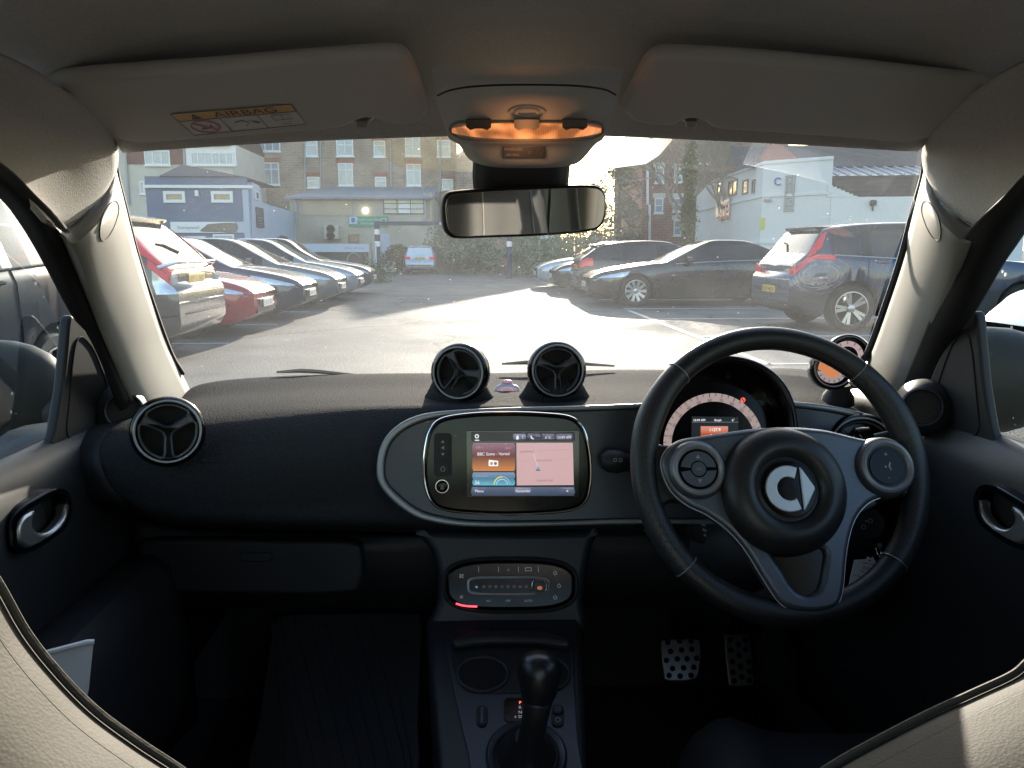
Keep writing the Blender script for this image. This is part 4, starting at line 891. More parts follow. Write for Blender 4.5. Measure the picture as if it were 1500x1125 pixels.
# ================================================================== DOORS
for side in (0, 1):
    s = -1 if not side else 1
    f = (lambda x, y: (x, y)) if not side else (lambda x, y: (1532 - x, y - 6))
    X = s * .605
    hit = lambda x, y, d=0.0: (lambda p: V((p.x - s * d, p.y, p.z)))(WX(*f(x, y), X))
    yy = [1.36, 1.22, 1.05, .9, .7, .5, .25, .1]
    belt = [hit(82, 648).z] * 8
    zb = hit(60, 652).z
    rows = []
    for (dz, off) in ((0.0, 0.0), (-.012, .018), (-.05, .030), (-.13, .034), (-.22, .026), (-.34, .02), (-.60, .02)):
        rows.append([V((X - s * off, y, zb + dz - (.0 if i else .03))) for i, y in enumerate(yy)])
    door = obj('door_card', MB().loft(rows, 30, 4), M_door, car, solid=-.01 if s < 0 else .01)
    # window glass and its dark frame
    gx = X + s * .012
    zt = 1.47
    obj('door_glass', MB().quad(V((gx, 1.20, zb - .03)), V((gx, .16, zb - .03)), V((gx, .16, zt)), V((gx, .88, zt))), M_side, door)
    obj('belt_seal', MB().tube([V((X - s * .002, y, zb + .004)) for y in (1.32, 1.0, .6, .16)], .006, 8), M_rubber, door)
    # quarter panel with tweeter
    qp = PL(hit(130, 590, .022), (-s, -.03, 0))
    out = [f(*q) for q in curve2([(104, 463), (122, 478), (145, 510), (165, 548), (182, 600), (196, 660), (150, 668), (110, 662), (78, 656), (82, 630), (92, 570), (98, 510)], 60)]
    quarter = obj('tweeter_panel', MB().plate(qp, [out], -.014, 0, .004), M_black, door)
    obj('panel_groove', MB().tube([qp.hit(*f(*q), .0005) for q in curve2([(112, 500), (132, 505), (150, 545), (165, 600), (172, 640), (135, 645), (100, 640), (101, 590)], 50)], .0010, 6, closed=True), M_rubber, quarter)
    tn = V((-s * .55, -.80, .18)); tc_ = qp.hit(*f(150, 602), .030)
    obj('tweeter', MB().lathe([(.040, -.035), (.036, -.014), (.030, -.001), (.0265, .004), (.024, .001), (.022, -.003), (.001, -.002)], tc_, tn, None, 40, ms=[0, 0, 0, 0, 1, 2, 2]), [M_door, M_satin, mat('speaker_mesh', (.006, .006, .006), .6, bump=.9, bscale=900, kind='voronoi')], quarter)
    ring = PL(tc_ + tn.normalized() * .003, tn)
    obj('tweeter_ring', MB().tube([ring.at(.0245 * math.cos(q), .0245 * math.sin(q), .001) for q in [2 * math.pi * i / 40 for i in range(40)]], .0013, 6, closed=True), M_satin, quarter)
    # pull handle in its oval dish
    hp = PL(hit(52, 770, .066), (-s * .975, -.18, .08))
    dish = [f(*q) for q in curve2([(6, 790), (8, 765), (22, 745), (45, 730), (70, 717), (86, 717), (94, 730), (95, 752), (88, 772), (70, 788), (40, 806), (20, 812), (9, 806)], 70)]
    dish_i = [f(*q) for q in curve2([(13, 788), (15, 768), (27, 750), (48, 737), (70, 725), (83, 725), (89, 735), (89, 752), (82, 768), (66, 782), (40, 798), (22, 803), (15, 799)], 70)]
    hd = obj('handle_dish', MB().plate(hp, [dish, dish_i], -.03, .010, .006, res=4), M_gloss, door)
    obj('dish_back', MB().plate(hp, [dish_i], -.025, -.012, 0), M_black, hd)
    lev_ = [f(*q) for q in curve2([(17, 790), (16, 772), (22, 758), (33, 750), (42, 747), (42, 754), (39, 764), (41, 774), (48, 780), (58, 780), (68, 775), (78, 764), (85, 752), (88, 739), (91.5, 739), (92, 752), (87, 768), (77, 781), (60, 794), (45, 802), (34, 805), (24, 801)], 90)]
    obj('release_lever', MB().plate(hp, [lev_], -.006, .009, .005, res=4), M_alloy, hd)
    # outside mirror
    mcx = V((s * .885, 1.36, zb - .005))
    mm = MB(); N1, N2 = 16, 24
    for i in range(N1 + 1):
        a = -math.pi / 2 + math.pi * i / N1
        for j in range(N2):
            b = 2 * math.pi * j / N2
            c1, s1 = math.copysign(abs(math.cos(a)) ** .9, 1), math.copysign(abs(math.sin(a)) ** .95, math.sin(a))
            mm.v.append(mcx + V((.135 * c1 * math.copysign(abs(math.cos(b)) ** .85, math.cos(b)), .075 * s1, .10 * c1 * math.copysign(abs(math.sin(b)) ** .85, math.sin(b)))))
    for i in range(N1):
        for j in range(N2): mm.f.append([i * N2 + j, i * N2 + (j + 1) % N2, (i + 1) * N2 + (j + 1) % N2, (i + 1) * N2 + j]); mm.m.append(0); mm.sm.append(True)
    wm = obj('wing_mirror', mm, mat('mirror_shell', (.020, .020, .015), .5, bump=.1, bscale=300, spec=.2), car)
    obj('mirror_arm', MB().tube([V((s * .63, 1.30, zb + .01)), V((s * .70, 1.32, zb - .02)), V((s * .80, 1.34, zb - .03))], [.03, .026, .026], 14, flat=.8), M_black, wm)
    obj('mirror_joint', MB().loft([[mcx + V((.1365 * math.cos(b), .0, -.028 + .0 * math.sin(b))) for b in (math.pi, math.pi * 1.2)], [mcx + V((.1365 * math.cos(b), .03, -.030)) for b in (math.pi, math.pi * 1.2)]], 4, 2), M_black, wm)

# ================================================================== SEATS
M_seat = mat('seat_leather', (.076, .069, .058), .66, bump=.16, bscale=420, vary=.2, vscale=25, spec=.12, kind='voronoi')
M_seatd = mat('seat_leather_dark', (.022, .021, .021), .55, bump=.2, bscale=420, vary=.15, spec=.5, kind='voronoi')
M_pipe = mat('seat_piping', (.05, .047, .043), .6, bump=.4, bscale=500)
for side, prof in ((0, [(-420, 560), (-170, 545), (-120, 600), (-95, 680), (-50, 760), (0, 833), (45, 912), (95, 975), (150, 1030), (215, 1078), (285, 1125), (330, 1170), (352, 1240), (360, 1340), (350, 1700), (-700, 1700), (-720, 1300), (-700, 1150), (-640, 1060), (-560, 960), (-500, 800), (-470, 640)]),
                   (1, [(2080, 960), (1900, 900), (1700, 890), (1620, 905), (1575, 930), (1548, 950), (1524, 970), (1500, 990), (1440, 1018), (1375, 1048), (1305, 1084), (1232, 1125), (1190, 1160), (1172, 1230), (1170, 1340), (1180, 1700), (2230, 1700), (2250, 1300), (2230, 1150), (2190, 1120), (2170, 1060), (2150, 1010), (2120, 980)])):
    Yp = .43 if not side else .47
    pl_ = PL(W(140 if not side else 1360, 1020 if not side else 1060, Yp), (0, -.97, .24))
    cv = curve2([(x - 24, y + 24) if not side else (x, y + 8) for x, y in prof], 140)
    P2 = [V((*pl_.uv(*q), 0)) for q in cv]; nn = []
    for i in range(len(P2)):
        t = (P2[(i + 1) % len(P2)] - P2[i - 1]).normalized(); nn.append(V((-t.y, t.x, 0)) * (1 if not side else -1))
    def around(h, off): return [pl_.at(p.x + n.x * off, p.y + n.y * off, h) for p, n in zip(P2, nn)]
    sh = MB().loft([around(*q) for q in ((-.075, -.055), (-.05, -.03), (-.02, -.006), (.0, .0), (.02, .001), (.06, -.002), (.10, -.014), (.14, -.035), (.165, -.075))], len(P2), 3, closed_u=True)
    b0 = len(sh.v); sh.v += around(.165, -.075); sh.f.append(list(range(b0, b0 + len(P2)))); sh.m.append(0); sh.sm.append(False)
    seat = obj('seat', sh, M_seat, car)
    obj('piping', MB().tube(around(-.012, .0008)[10:90], .0026, 8).tube(around(.013, .0)[10:90], .0013, 6, m=1), [M_seat, M_seatd], seat)
    sx = 1 if side else -1
    cx_ = -.41 if not side else .47
    fr = MB()
    # front of the backrest: bolsters and centre panel, leaning back
    fr.loft([[V((cx_ + dx, Yp + .02 + dy - (z - .8) * .24, z)) for dx, dy in ((-.19, .0), (-.15, .085), (-.11, .075), (-.09, .045), (0, .04), (.09, .045), (.11, .075), (.15, .085), (.19, .0))] for z in (.42, .6, .78, .86)], 30, 4)
    if side: hx_, hy_, rr_ = .365, .13, .30
    else: hx_, hy_, rr_ = cx_, Yp + .02, .24
    fr.loft([[V((hx_ + dx * k, hy_ + dy - (z - 1.1) * rr_, z)) for dx, dy in ((-.15, .0), (-.12, .05), (-.06, .06), (0, .06), (.06, .06), (.12, .05), (.15, .0))] for z, k in ((.80, 1.5), (.92, 1.15), (1.0, .95), (1.1, .85), (1.2, .8), (1.29, .7), (1.31, .3))], 26, 4) if side else fr.loft([[V((cx_ + dx * k, Yp + .02 + dy - (z - .8) * .24, z)) for dx, dy in ((-.15, .0), (-.12, .05), (-.06, .06), (0, .06), (.06, .06), (.12, .05), (.15, .0))] for z, k in ((.86, 1.15), (.95, .72), (1.02, .52), (1.1, .44), (1.2, .44), (1.27, .40), (1.30, .3))], 26, 4)
    obj('seat_front', fr, M_seatd, seat)
    stt = MB()
    for dx in ((-.075, .075) if side else ()):
        stt.tube([V((hx_ + dx * k, hy_ + .0605 - (z - 1.1) * rr_, z)) for z, k in ((.82, 1.3), (.92, 1.1), (1.0, .95), (1.1, .85), (1.2, .8), (1.28, .72))], .0018, 6)
    for dx in (() if side else (-.075, .075)):
        stt.tube([V((cx_ + dx * k, Yp + .082 - (z - .8) * .24, z)) for z, k in ((.88, 1.0), (.95, .75), (1.02, .52), (1.1, .46), (1.2, .46), (1.26, .44))], .0018, 6)
    obj('stitching', stt, mat('stitch_thread', (.25, .24, .22), .7), seat)
    ch = MB().loft([[V((cx_ + dx, y, .56 + dz + z0)) for dx, dz in ((-.25, -.10), (-.24, -.01), (-.19, .035), (-.12, .012), (0, .005), (.12, .012), (.19, .035), (.24, -.01), (.25, -.10))] for y, z0 in (((.42, -.02), (.6, .0), (.78, .03), (.90, .04), (.95, .01), (.96, -.12)) if side else ((.40, -.06), (.5, -.05), (.68, -.03), (.78, -.02), (.80, -.05), (.81, -.15)))], 36, 4)
    obj('seat_cushion', ch, mat('cushion_fabric', (.020, .022, .027), .7, bump=.5, bscale=500, vary=.2, vscale=200), seat)
# seat belt on the driver's side, seen in the mirror
obj('seat_belt', MB().loft([[V((.60, .0, 1.38)), V((.60, .05, 1.38))], [V((.585, .05, 1.2)), V((.585, .10, 1.2))], [V((.57, .16, 1.0)), V((.57, .21, 1.0))], [V((.60, .28, .7)), V((.60, .33, .7))]], 4, 6), mat('belt_web', (.012, .012, .013), .7, bump=.4, bscale=800), car, solid=.002)
obj('belt_guide', MB().tube([V((.598, -.02, 1.36)), V((.59, .02, 1.395)), V((.598, .07, 1.37))], .012, 10), M_black, car)

# ================================================================== LOOSE THINGS
fmp = PL(W(490, 1020, 1.38), (0, -.30, .95))
fo_ = curve2([(372, 1140), (380, 1060), (392, 980), (402, 920), (420, 905), (500, 902), (600, 902), (616, 912), (616, 980), (612, 1060), (606, 1140), (500, 1150)], 60)
fm = tag(obj('floor_mat', MB().plate(fmp, [fo_], 0, .008, .003), M_mat), 'dark ribbed rubber mat on the passenger footwell floor', 'floor mat')
rb = MB()
for i in range(11):
    x = 395 + 22 * i
    P = [(max(398, x - 30), 908), (x + 25, 1135)]
    if x + 25 < 640: rb.tube([fmp.hit(min(P[0][0], 608), P[0][1], .0085), fmp.hit(min(P[1][0], 604), P[1][1], .0085)], .0022, 5)
obj('rib', rb, M_mat, fm)
pp_ = PL(W(108, 985, .74), (.45, -.85, .25))
pa = tag(obj('paper_sheet', MB().plate(pp_, [[(60, 958), (128, 939), (137, 940), (130, 1010), (118, 1060), (40, 1060)]], 0, .0008), M_paper), 'folded pale paper standing in the door pocket beside the seat', 'paper')
obj('folded_edge', MB().tube([pp_.hit(60, 958, .002), pp_.hit(128, 940, .003), pp_.hit(137, 940, .002)], .003, 8).plate(pp_, [[(62, 962), (126, 945), (120, 955), (60, 975)]], -.012, -.011), M_paper, pa)
obj('door_pocket', MB().loft([[V((-.585, y, .80)) for y in (.55, .75, .95, 1.1)], [V((-.50, y, .79)) for y in (.55, .75, .95, 1.1)], [V((-.49, y, .60)) for y in (.55, .75, .95, 1.1)], [V((-.56, y, .45)) for y in (.55, .75, .95, 1.1)]], 12, 4), M_door, car, solid=.004)
key = empty('ignition_key', SW.hit(1275, 798)); tag(key, 'ignition key in the steering column with a written white paper tag hanging from it', 'key')
def kobj(name, mb, m, parent):
    mb.v = [v - key.location for v in mb.v]; return obj(name, mb, m, parent)
kobj('key_blade', MB().tube([SW.hit(1275, 796, -.01), SW.hit(1275.5, 799, .025)], [.004, .004], 10), M_chrome, key)
kobj('split_ring', MB().tube([SW.hit(1275.5 + 3.2 * math.cos(q), 806 + 8 * math.sin(q), .022 + .004 * math.sin(q)) for q in [2 * math.pi * i / 24 for i in range(24)]], .0009, 6, closed=True), M_chrome, key)
TP = PL(SW.hit(1268, 842, .022), (.12, -.93, .30), R(-9))
tagm = kobj('key_tag', MB().plate(TP, [[(1251, 820), (1268, 819), (1271, 815), (1275, 818), (1278, 815.5), (1281, 821), (1295, 831), (1283, 880), (1238, 882), (1240, 868)], ell(1274, 821, 1.6, 1.6, 12)], 0, .0008), M_paper, key)
kt = MB()
for (t, x, y, h) in (('REGISTRATION', 1273, 826, 1.8), ('E.F.D.', 1271, 833, 4.2), ('MAKE / MODEL', 1267, 838, 1.8), ('COLOUR', 1263, 846.5, 2.0), ('V8574', 1265, 851.5, 3.6), ('DATE', 1254, 858, 2.0)):
    kt.text(t, TP, x, y, h, 0, .0011, ang=R(-9))
kt.strip(TP, [(1249, 842.5), (1285, 848)], .5, .0011); kt.strip(TP, [(1246, 855), (1280, 860)], .5, .0011); kt.strip(TP, [(1244, 862), (1276, 867)], .5, .0011)
kobj('tag_writing', kt, mat('ink_blue', (.03, .03, .07), .6), tagm)
# wiper arm outside at the foot of the glass
for pts in ([(405, 545), (440, 543), (462, 544), (520, 549)], [(735, 533), (770, 531), (840, 532), (900, 536)]):
    obj('wiper_blade', MB().tube([on_glass(*q, -.012) for q in pts], [.002, .004, .004, .002], 8), M_rubber, car)
# ================================================================== PARKED CARS
def interp(P, x):
    if x <= P[0][0]: return P[0][1]
    for (a, u), (b, v) in zip(P, P[1:]):
        if x <= b:
            t = (x - a) / (b - a); return u + (v - u) * t
    return P[-1][1]
def smooth(P, n=8):
    q = spline([V((a, b, 0)) for a, b in P], (len(P) - 1) * n + 1)
    out = [(p.x, p.y) for p in q]
    return [o for i, o in enumerate(out) if i == 0 or o[0] > out[i - 1][0]]
def paint(name, col, metal=.35, coat=1.0, spec=.5): return mat('paint_' + name, col, .28, metal=metal, coat=coat, spec=spec, vary=.05, rvary=.06, vscale=3)
M_tyre = mat('tyre', (.015, .015, .015), .85, bump=.3, bscale=120)
M_rim = mat('alloy_rim', (.42, .43, .45), .3, metal=.85)
M_under = mat('car_underside', (.008, .008, .008), .9)
M_cglass = mat('car_glass', (.012, .015, .017), .06, spec=.8, vary=.2)
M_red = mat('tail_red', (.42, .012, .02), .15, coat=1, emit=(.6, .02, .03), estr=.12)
M_lamp = mat('lamp_glass', (.50, .55, .62), .15, metal=.5, coat=1, vary=.5, vscale=14)
M_plate_y = mat('plate_yellow', (.60, .42, .06), .5)
M_plate_w = mat('plate_white', (.66, .66, .64), .5)
M_grille = mat('grille_black', (.012, .012, .013), .35)
M_cladding = mat('cladding', (.030, .031, .033), .7, bump=.2, bscale=200)

class Car:
    """body surface S(x, v): x runs from the nose (0) to the tail (L), v from the sill to the roof centre, on one side"""
    def __init__(s, L, Wd, H, top, belt, roof_w, wheels, r, clear, win, nose=.9, tail=.92, mid=.62):
        s.L, s.hw, s.H, s.top, s.belt = L, Wd / 2, H, smooth(top), belt
        s.roof_w, s.wheels, s.r, s.clear, s.win, s.nose, s.tail, s.mid = roof_w, wheels, r, clear, win, nose, tail, mid
    def plan(s, x):
        a = min(1, max(0, x / .75)); b = min(1, max(0, (s.L - x) / .6))
        fa = s.nose - .10 + (1 - s.nose + .10) * (1 - (1 - a) ** 2.6); fb = s.tail - .08 + (1 - s.tail + .08) * (1 - (1 - b) ** 2.6)
        return s.hw * fa * fb
    def section(s, x):
        zt = interp(s.top, x); w = s.plan(x); zb = min(interp(s.belt, x), zt - .085)
        k = max(0, min(1, (zt - zb) / (s.H - zb + .001)))
        ra = 0
        for wx in s.wheels:
            d = abs(x - wx); RR = s.r * 1.17
            if d < RR: ra = max(ra, s.r + math.sqrt(max(0, RR * RR - d * d)))
        e = max(0, 1 - x / .25) * .10 + max(0, 1 - (s.L - x) / .25) * .10
        z0 = s.clear + e
        f = lambda z: max(z, ra)
        rw = w * (s.roof_w + (.96 - s.roof_w) * (1 - k) ** 1.2)
        P = [(0, z0), (w * .90, f(z0)), (w * .965, f(z0 + .03)), (w * .985, f(z0 + .12)), (w * .995, max(f(z0 + .2), s.mid - .15)), (w, max(f(s.mid), ra)), (w * .992, max(zb - .07, ra + .005)), (w * .965, max(zb, ra + .01))]
        h = zt - zb; c = 1 - k
        for t in (.04, .30, .60, .86): P.append((w * .955 + (rw - w * .955) * t ** 1.1, zb + h * (.90 - .18 * c) * t))
        P += [(rw * (.985 - .02 * c), zb + h * (.925 - .16 * c)), (rw * (.93 - .05 * c), zb + h * (.965 - .12 * c)), (rw * .80, zb + h * (.985 - .07 * c)), (rw * .45, zt - h * (.002 + .02 * c)), (0, zt)]
        return P
    def warp(s, x, z):
        """bumpers stand out below the lamps, the upper tail and nose lean in"""
        t = max(0, min(1, (x - s.L + .5) / .5)) ** 2; n = max(0, min(1, (.5 - x) / .5)) ** 2
        u = max(0, min(1, (s.mid + .12 - z) / .12)); u = u * u * (3 - 2 * u); lo = max(0, min(1, (s.clear + .22 - z) / .2))
        return x + t * (.075 * u - .10 * lo) - n * (.07 * u - .12 * lo)
    def S(s, x, v, side=1, off=0.0):
        """point on the skin; v is a section index (float); off pushes outwards"""
        def pt(xx):
            P = s.section(min(s.L, max(0, xx))); i = min(int(v), len(P) - 2); t = v - i
            z = P[i][1] + (P[i + 1][1] - P[i][1]) * t
            return V((s.warp(xx, z), (P[i][0] + (P[i + 1][0] - P[i][0]) * t) * side, z))
        p = pt(x)
        if off:
            a = pt(min(s.L, x + .03)) - pt(max(0, x - .03)); P = s.section(x); i = min(int(v), len(P) - 2)
            b = V((0, (P[i + 1][0] - P[i][0]) * side, P[i + 1][1] - P[i][1]))
            n = a.cross(b) * side
            if n.length > 1e-9: p = p + n.normalized() * off * (1 if n.dot(V((0, side, .3))) > 0 else -1)
        return p
    def endcap(s, mb, pts, tail, side, off=.008, m=0):
        """flat lamp piece on the nose or tail: pts are (share of the half width, height), drawn on one side"""
        x = (s.L + off + .008) if tail else -off - .008; w = s.plan(s.L if tail else 0); d = -.02 if tail else .02
        if True:
            n = len(pts); P = [V((x, a * w * side, z)) for a, z in pts] + [V((x + d, a * w * side, z)) for a, z in pts]
            mb.add(P, [tuple(range(n)), tuple(range(2 * n - 1, n - 1, -1))] + [(i, n + i, n + (i + 1) % n, (i + 1) % n) for i in range(n)], m, False)
    def patch(s, mb, x0, x1, v0, v1, side, off=.006, m=0, nx=6, nv=4, skew=0.0):
        vs = [s.S(x0 + (x1 - x0) * i / nx + skew * (j / nv), v0 + (v1 - v0) * j / nv, side, off) for i in range(nx + 1) for j in range(nv + 1)]
        fs = [(i * (nv + 1) + j, (i + 1) * (nv + 1) + j, (i + 1) * (nv + 1) + j + 1, i * (nv + 1) + j + 1) for i in range(nx) for j in range(nv)]
        return mb.add(vs, fs, m)

def wheel_mesh(r, wd, spokes, twin):
    o = (0, 0, 0); n = V((0, 1, 0))
    ty = MB().lathe([(r * .70, wd / 2 - .015), (r * .74, wd / 2), (r * .92, wd / 2 + .004), (r * .985, wd / 2 - .02), (r, wd / 2 - .05), (r, -wd / 2 + .05), (r * .97, -wd / 2), (r * .7, -wd / 2)], o, n, (1, 0, 0), 36)
    for _ in (0, 1): ty.f.pop(); ty.m.pop(); ty.sm.pop()
    rim = MB(); q = r * .72
    rim.lathe([(q, wd / 2 - .02), (q, wd / 2 + .002), (q * .95, wd / 2 + .004), (q * .92, wd / 2 - .02), (q * .90, wd / 2 - .09)], o, n, (1, 0, 0), 36)
    rim.f.pop(); rim.m.pop(); rim.sm.pop(); rim.f.pop(); rim.m.pop(); rim.sm.pop()
    for k in range(spokes):
        for d in ((-.16, .16) if twin else (0,)):
            a = 2 * math.pi * k / spokes + d; c, s_ = math.cos(a), math.sin(a)
            def at(rad, t): return V((c * rad - s_ * t, wd / 2 - .012 - .02 * (1 - rad / q), s_ * rad + c * t))
            wI, wO = (.018, .026) if twin else (.022, .036)
            P = [at(q * .15, -wI), at(q * .93, -wO), at(q * .93, wO), at(q * .15, wI)]
            rim.add(P + [p - V((0, .03, 0)) for p in P], [(0, 1, 2, 3), (0, 4, 5, 1), (2, 6, 7, 3), (1, 5, 6, 2), (0, 3, 7, 4)], 0, False)
    rim.lathe([(q * .22, wd / 2 - .03), (q * .22, wd / 2 - .004), (q * .15, wd / 2 + .002), (.001, wd / 2 + .002)], o, n, (1, 0, 0), 16)
    rim.lathe([(q * .93, wd / 2 - .06), (.001, wd / 2 - .06)], o, n, (1, 0, 0), 24, m=1)
    return ty, rim

def make_car(name, C, loc, rz, pnt, label, cat='car', group=None, lights='hatch', spokes=5, twin=False, plate_txt='AB12 CDE', two=None, rails=False, grille=True, clad=False, wiper=True, roof=None, chrome=False, glz=None):
    root = empty(name, loc, rz); tag(root, label, cat, group)
    L = C.L; xs = set([0, .015, .05, .1, .17, .25, .35, .45, L, L - .015, L - .05, L - .1, L - .17, L - .25, L - .35])
    x = .5
    while x < L - .4: xs.add(round(x, 3)); x += .1
    for wx in C.wheels:
        for k in range(-8, 9): xs.add(round(wx + C.r * 1.169 * math.sin(k / 8 * math.pi / 2), 4))
    xs = sorted(xs); nS = len(C.section(1.0))
    body = MB(); gl = {'windscreen': MB(), 'rear_window': MB(), 'side_window': MB(), 'side_window2': MB()}
    idx = {}
    fx0, fx1 = C.win['front']; rx0, rx1 = C.win['rear']; sx0, sx1 = C.win['side']; pil = C.win['pillars']
    secs = {x: C.section(x) for x in xs}
    for a, b in zip(xs, xs[1:]):
        xm = (a + b) / 2
        for i in range(nS - 1):
            for side in (1, -1):
                pa, pb, pc, pd = [V((C.warp(xx, secs[xx][j][1]), secs[xx][j][0] * side, secs[xx][j][1])) for xx, j in ((a, i), (b, i), (b, i + 1), (a, i + 1))]
                m = 0; tgt = body
                if i == 0: m = 1
                elif clad and i in (1, 2, 3): m = 2
                if i >= 13 and fx0 < xm < fx1: tgt = gl['windscreen']
                elif i >= 13 and rx0 < xm < rx1: tgt = gl['rear_window']
                elif i in (8, 9, 10) and sx0 < xm < sx1 and secs[a][11][1] - secs[a][7][1] > .14 and not any(abs(xm - p) < w_ for p, w_ in pil): tgt = gl['side_window' if side > 0 else 'side_window2']
                elif i in (8, 9, 10, 11) and sx0 - .05 < xm < sx1 + .05 and secs[a][11][1] - secs[a][7][1] > .12: m = 3
                f = (0, 1, 2, 3) if side < 0 else (3, 2, 1, 0)
                tgt.add([pa, pb, pc, pd], [f], m)
    for xx, fl in ((0, 1), (L, 0)):           # nose and tail closed across
        P = secs[xx]
        for i in range(nS - 2):
            q = [V((C.warp(xx, P[i][1]), P[i][0] * t, P[i][1])) for t in (1, -1)] + [V((C.warp(xx, P[i + 1][1]), P[i + 1][0] * t, P[i + 1][1])) for t in (-1, 1)]
            body.add(q, [(0, 1, 2, 3) if fl else (3, 2, 1, 0)], 2 if (clad and i in (1, 2)) else 0)
    obj('body', body, [pnt, M_under, M_cladding if clad else pnt, roof or M_grille], root, weld=True, sharp=50)
    for k, mbx in gl.items():
        if mbx.v: obj(k.rstrip('2'), mbx, glz or M_cglass, root, weld=True, sharp=50)
    # wheels
    ty, rim = wheel_mesh(C.r, .22, spokes, twin)
    first = None
    for wx in C.wheels:
        for side in (1, -1):
            if first is None:
                w_ = obj('wheel', ty, M_tyre, root); obj('rim', rim, [M_rim, M_under], w_); first = w_
            else: w_ = dup(first, root)
            w_.location = (wx, side * (C.hw - .125), C.r); w_.rotation_euler = (0, 0, 0 if side > 0 else math.pi)
    # door lines and handles
    for side in (1, -1):
        tr = MB()
        for p, w_ in pil: tr.tube([C.S(p, v, side, .002) for v in (3.2, 4, 5, 6, 7, 8)], .004, 4)
        obj('door_gap_seam', tr, M_under, root)
    for p, w_ in pil[:2]:
        for side in (1, -1): obj('door_handle', MB().tube([C.S(p - .32, 6.2, side, .012), C.S(p - .24, 6.2, side, .03), C.S(p - .12, 6.2, side, .012)], .014, 6, flat=.6), pnt, root)
    # lamps
    for side in (1, -1):
        h = MB(); hz = lights
        if hz == 'suv': C.patch(h, .04, .50, 5.5, 6.6, side, .006)
        else: C.patch(h, .05, .72, 5.35, 6.7, side, .007, skew=.06)
        C.endcap(h, [(1.0, interp(C.top, .04) - .16), (1.0, interp(C.top, .04) - .04), (.70, interp(C.top, .04) - .06), (.62, interp(C.top, .04) - .13)], False, side)
        obj('headlight', h, M_lamp, root)
        t = MB()
        if lights == 'tall':       # tall rear lamps climbing the rear pillar
            C.patch(t, L - .20, L - .004, 6.0, 8.2, side, .010, 0); C.patch(t, L - .52, L - .01, 9.0, 13.35, side, .010, 0); C.patch(t, L - .16, L - .004, 5.0, 6.0, side, .010, 1)
        elif lights == 'boomerang':
            C.patch(t, L - .55, L - .005, 6.1, 7.0, side, .010, 0); C.patch(t, L - .24, L - .005, 7.0, 9.2, side, .010, 0, skew=-.05); C.patch(t, L - .36, L - .10, 9.2, 11.6, side, .010, 0, skew=-.13)
        else: C.patch(t, L - .32, L - .004, 5.6, 7.1, side, .010, 0)
        if True:
            zz = interp(C.top, L) - .01
            if lights == 'boomerang': C.endcap(t, [(1.0, zz - .12), (1.0, zz + .05), (.78, zz - .02), (.74, zz - .12)], True, side)
            elif lights == 'tall': C.endcap(t, [(1.0, zz - .2), (1.0, zz), (.80, zz), (.80, zz - .2)], True, side, m=1)
            else: C.endcap(t, [(1.0, zz - .16), (1.0, zz), (.70, zz - .02), (.66, zz - .12)], True, side)
        obj('tail_light', t, [M_red, M_lamp], root)
        mz = interp(C.belt, fx0 + .5)
        obj('wing_mirror', MB().loft([[V((fx0 + .42 + dx, side * (C.hw * .93 + dy), mz + dz)) for dy, dz in ((.0, .02), (.06, .0), (.20, .01), (.23, .08), (.18, .14), (.06, .13), (.0, .06))] for dx in (0, .06, .12)], 14, 3, closed_u=True), pnt, root)
    zp = C.mid + .05
    # tail: plate, bumper lip, rear wiper
    def tail_plate(z, w_, h_, m, nm, txt):
        o = obj(nm, MB().box((C.warp(L, z) + .008, 0, z), (.016, w_, h_)), m, root, bevel=.003)
        q = PL((C.warp(L, z) + .0175, 0, z), (1, 0, 0)); vs_, fs_, x0, x1, y0, y1 = font(txt); k = w_ * .86 / (x1 - x0)
        obj('plate_text', MB().add([q.at((x - (x0 + x1) / 2) * k, (y - .35) * k) for x, y in vs_], fs_, 0, False), M_dark, o)
    tail_plate(.92 if lights in ('tall',) else (.62 if lights == 'boomerang' else .78), .52, .115, M_plate_y, 'number_plate', plate_txt)
    o = obj('number_plate', MB().box((C.warp(0, .47) - .03, 0, .47), (.016, .52, .115)), M_plate_w, root, bevel=.003)
    q = PL((C.warp(0, .47) - .0395, 0, .47), (-1, 0, 0)); vs_, fs_, x0, x1, y0, y1 = font(plate_txt); k = .45 / (x1 - x0)
    obj('plate_text', MB().add([q.at((x - (x0 + x1) / 2) * k, (y - .35) * k) for x, y in vs_], fs_, 0, False), M_dark, o)
    gm = MB(); zt0 = interp(C.top, 0)
    gm.box((C.warp(0, zt0 - .13) - .004, 0, zt0 - .13), (.03, C.hw * .95, .09)); gm.box((C.warp(0, C.clear + .2) - .004, 0, C.clear + .2), (.03, C.hw * 1.15, .10))
    gm.box((C.warp(0, zt0 - .1) - .018, 0, zt0 - .098), (.012, C.hw * .93, .012), 1)
    gm.tube([V((C.warp(0, zt0 - .13) - .02, .045 * math.cos(a), zt0 - .13 + .045 * math.sin(a))) for a in [math.pi * 2 * i / 16 for i in range(16)]], .007, 6, closed=True, m=1)
    obj('grille', gm, [M_grille, M_chrome], root)
    bp = MB()
    for v in (3.6,): bp.tube([C.S(L - .5, v, -1, .006)] + [C.S(L - d, v, -1, .008) for d in (.3, .12, .03)] + [V((C.warp(L, C.S(L, v, 1).z) + .012, y, C.S(L, v, 1).z)) for y in (-.5, 0, .5)] + [C.S(L - d, v, 1, .008) for d in (.03, .12, .3, .5)], .012, 6)
    obj('rear_bumper_lip', bp, M_cladding if clad else M_under, root)
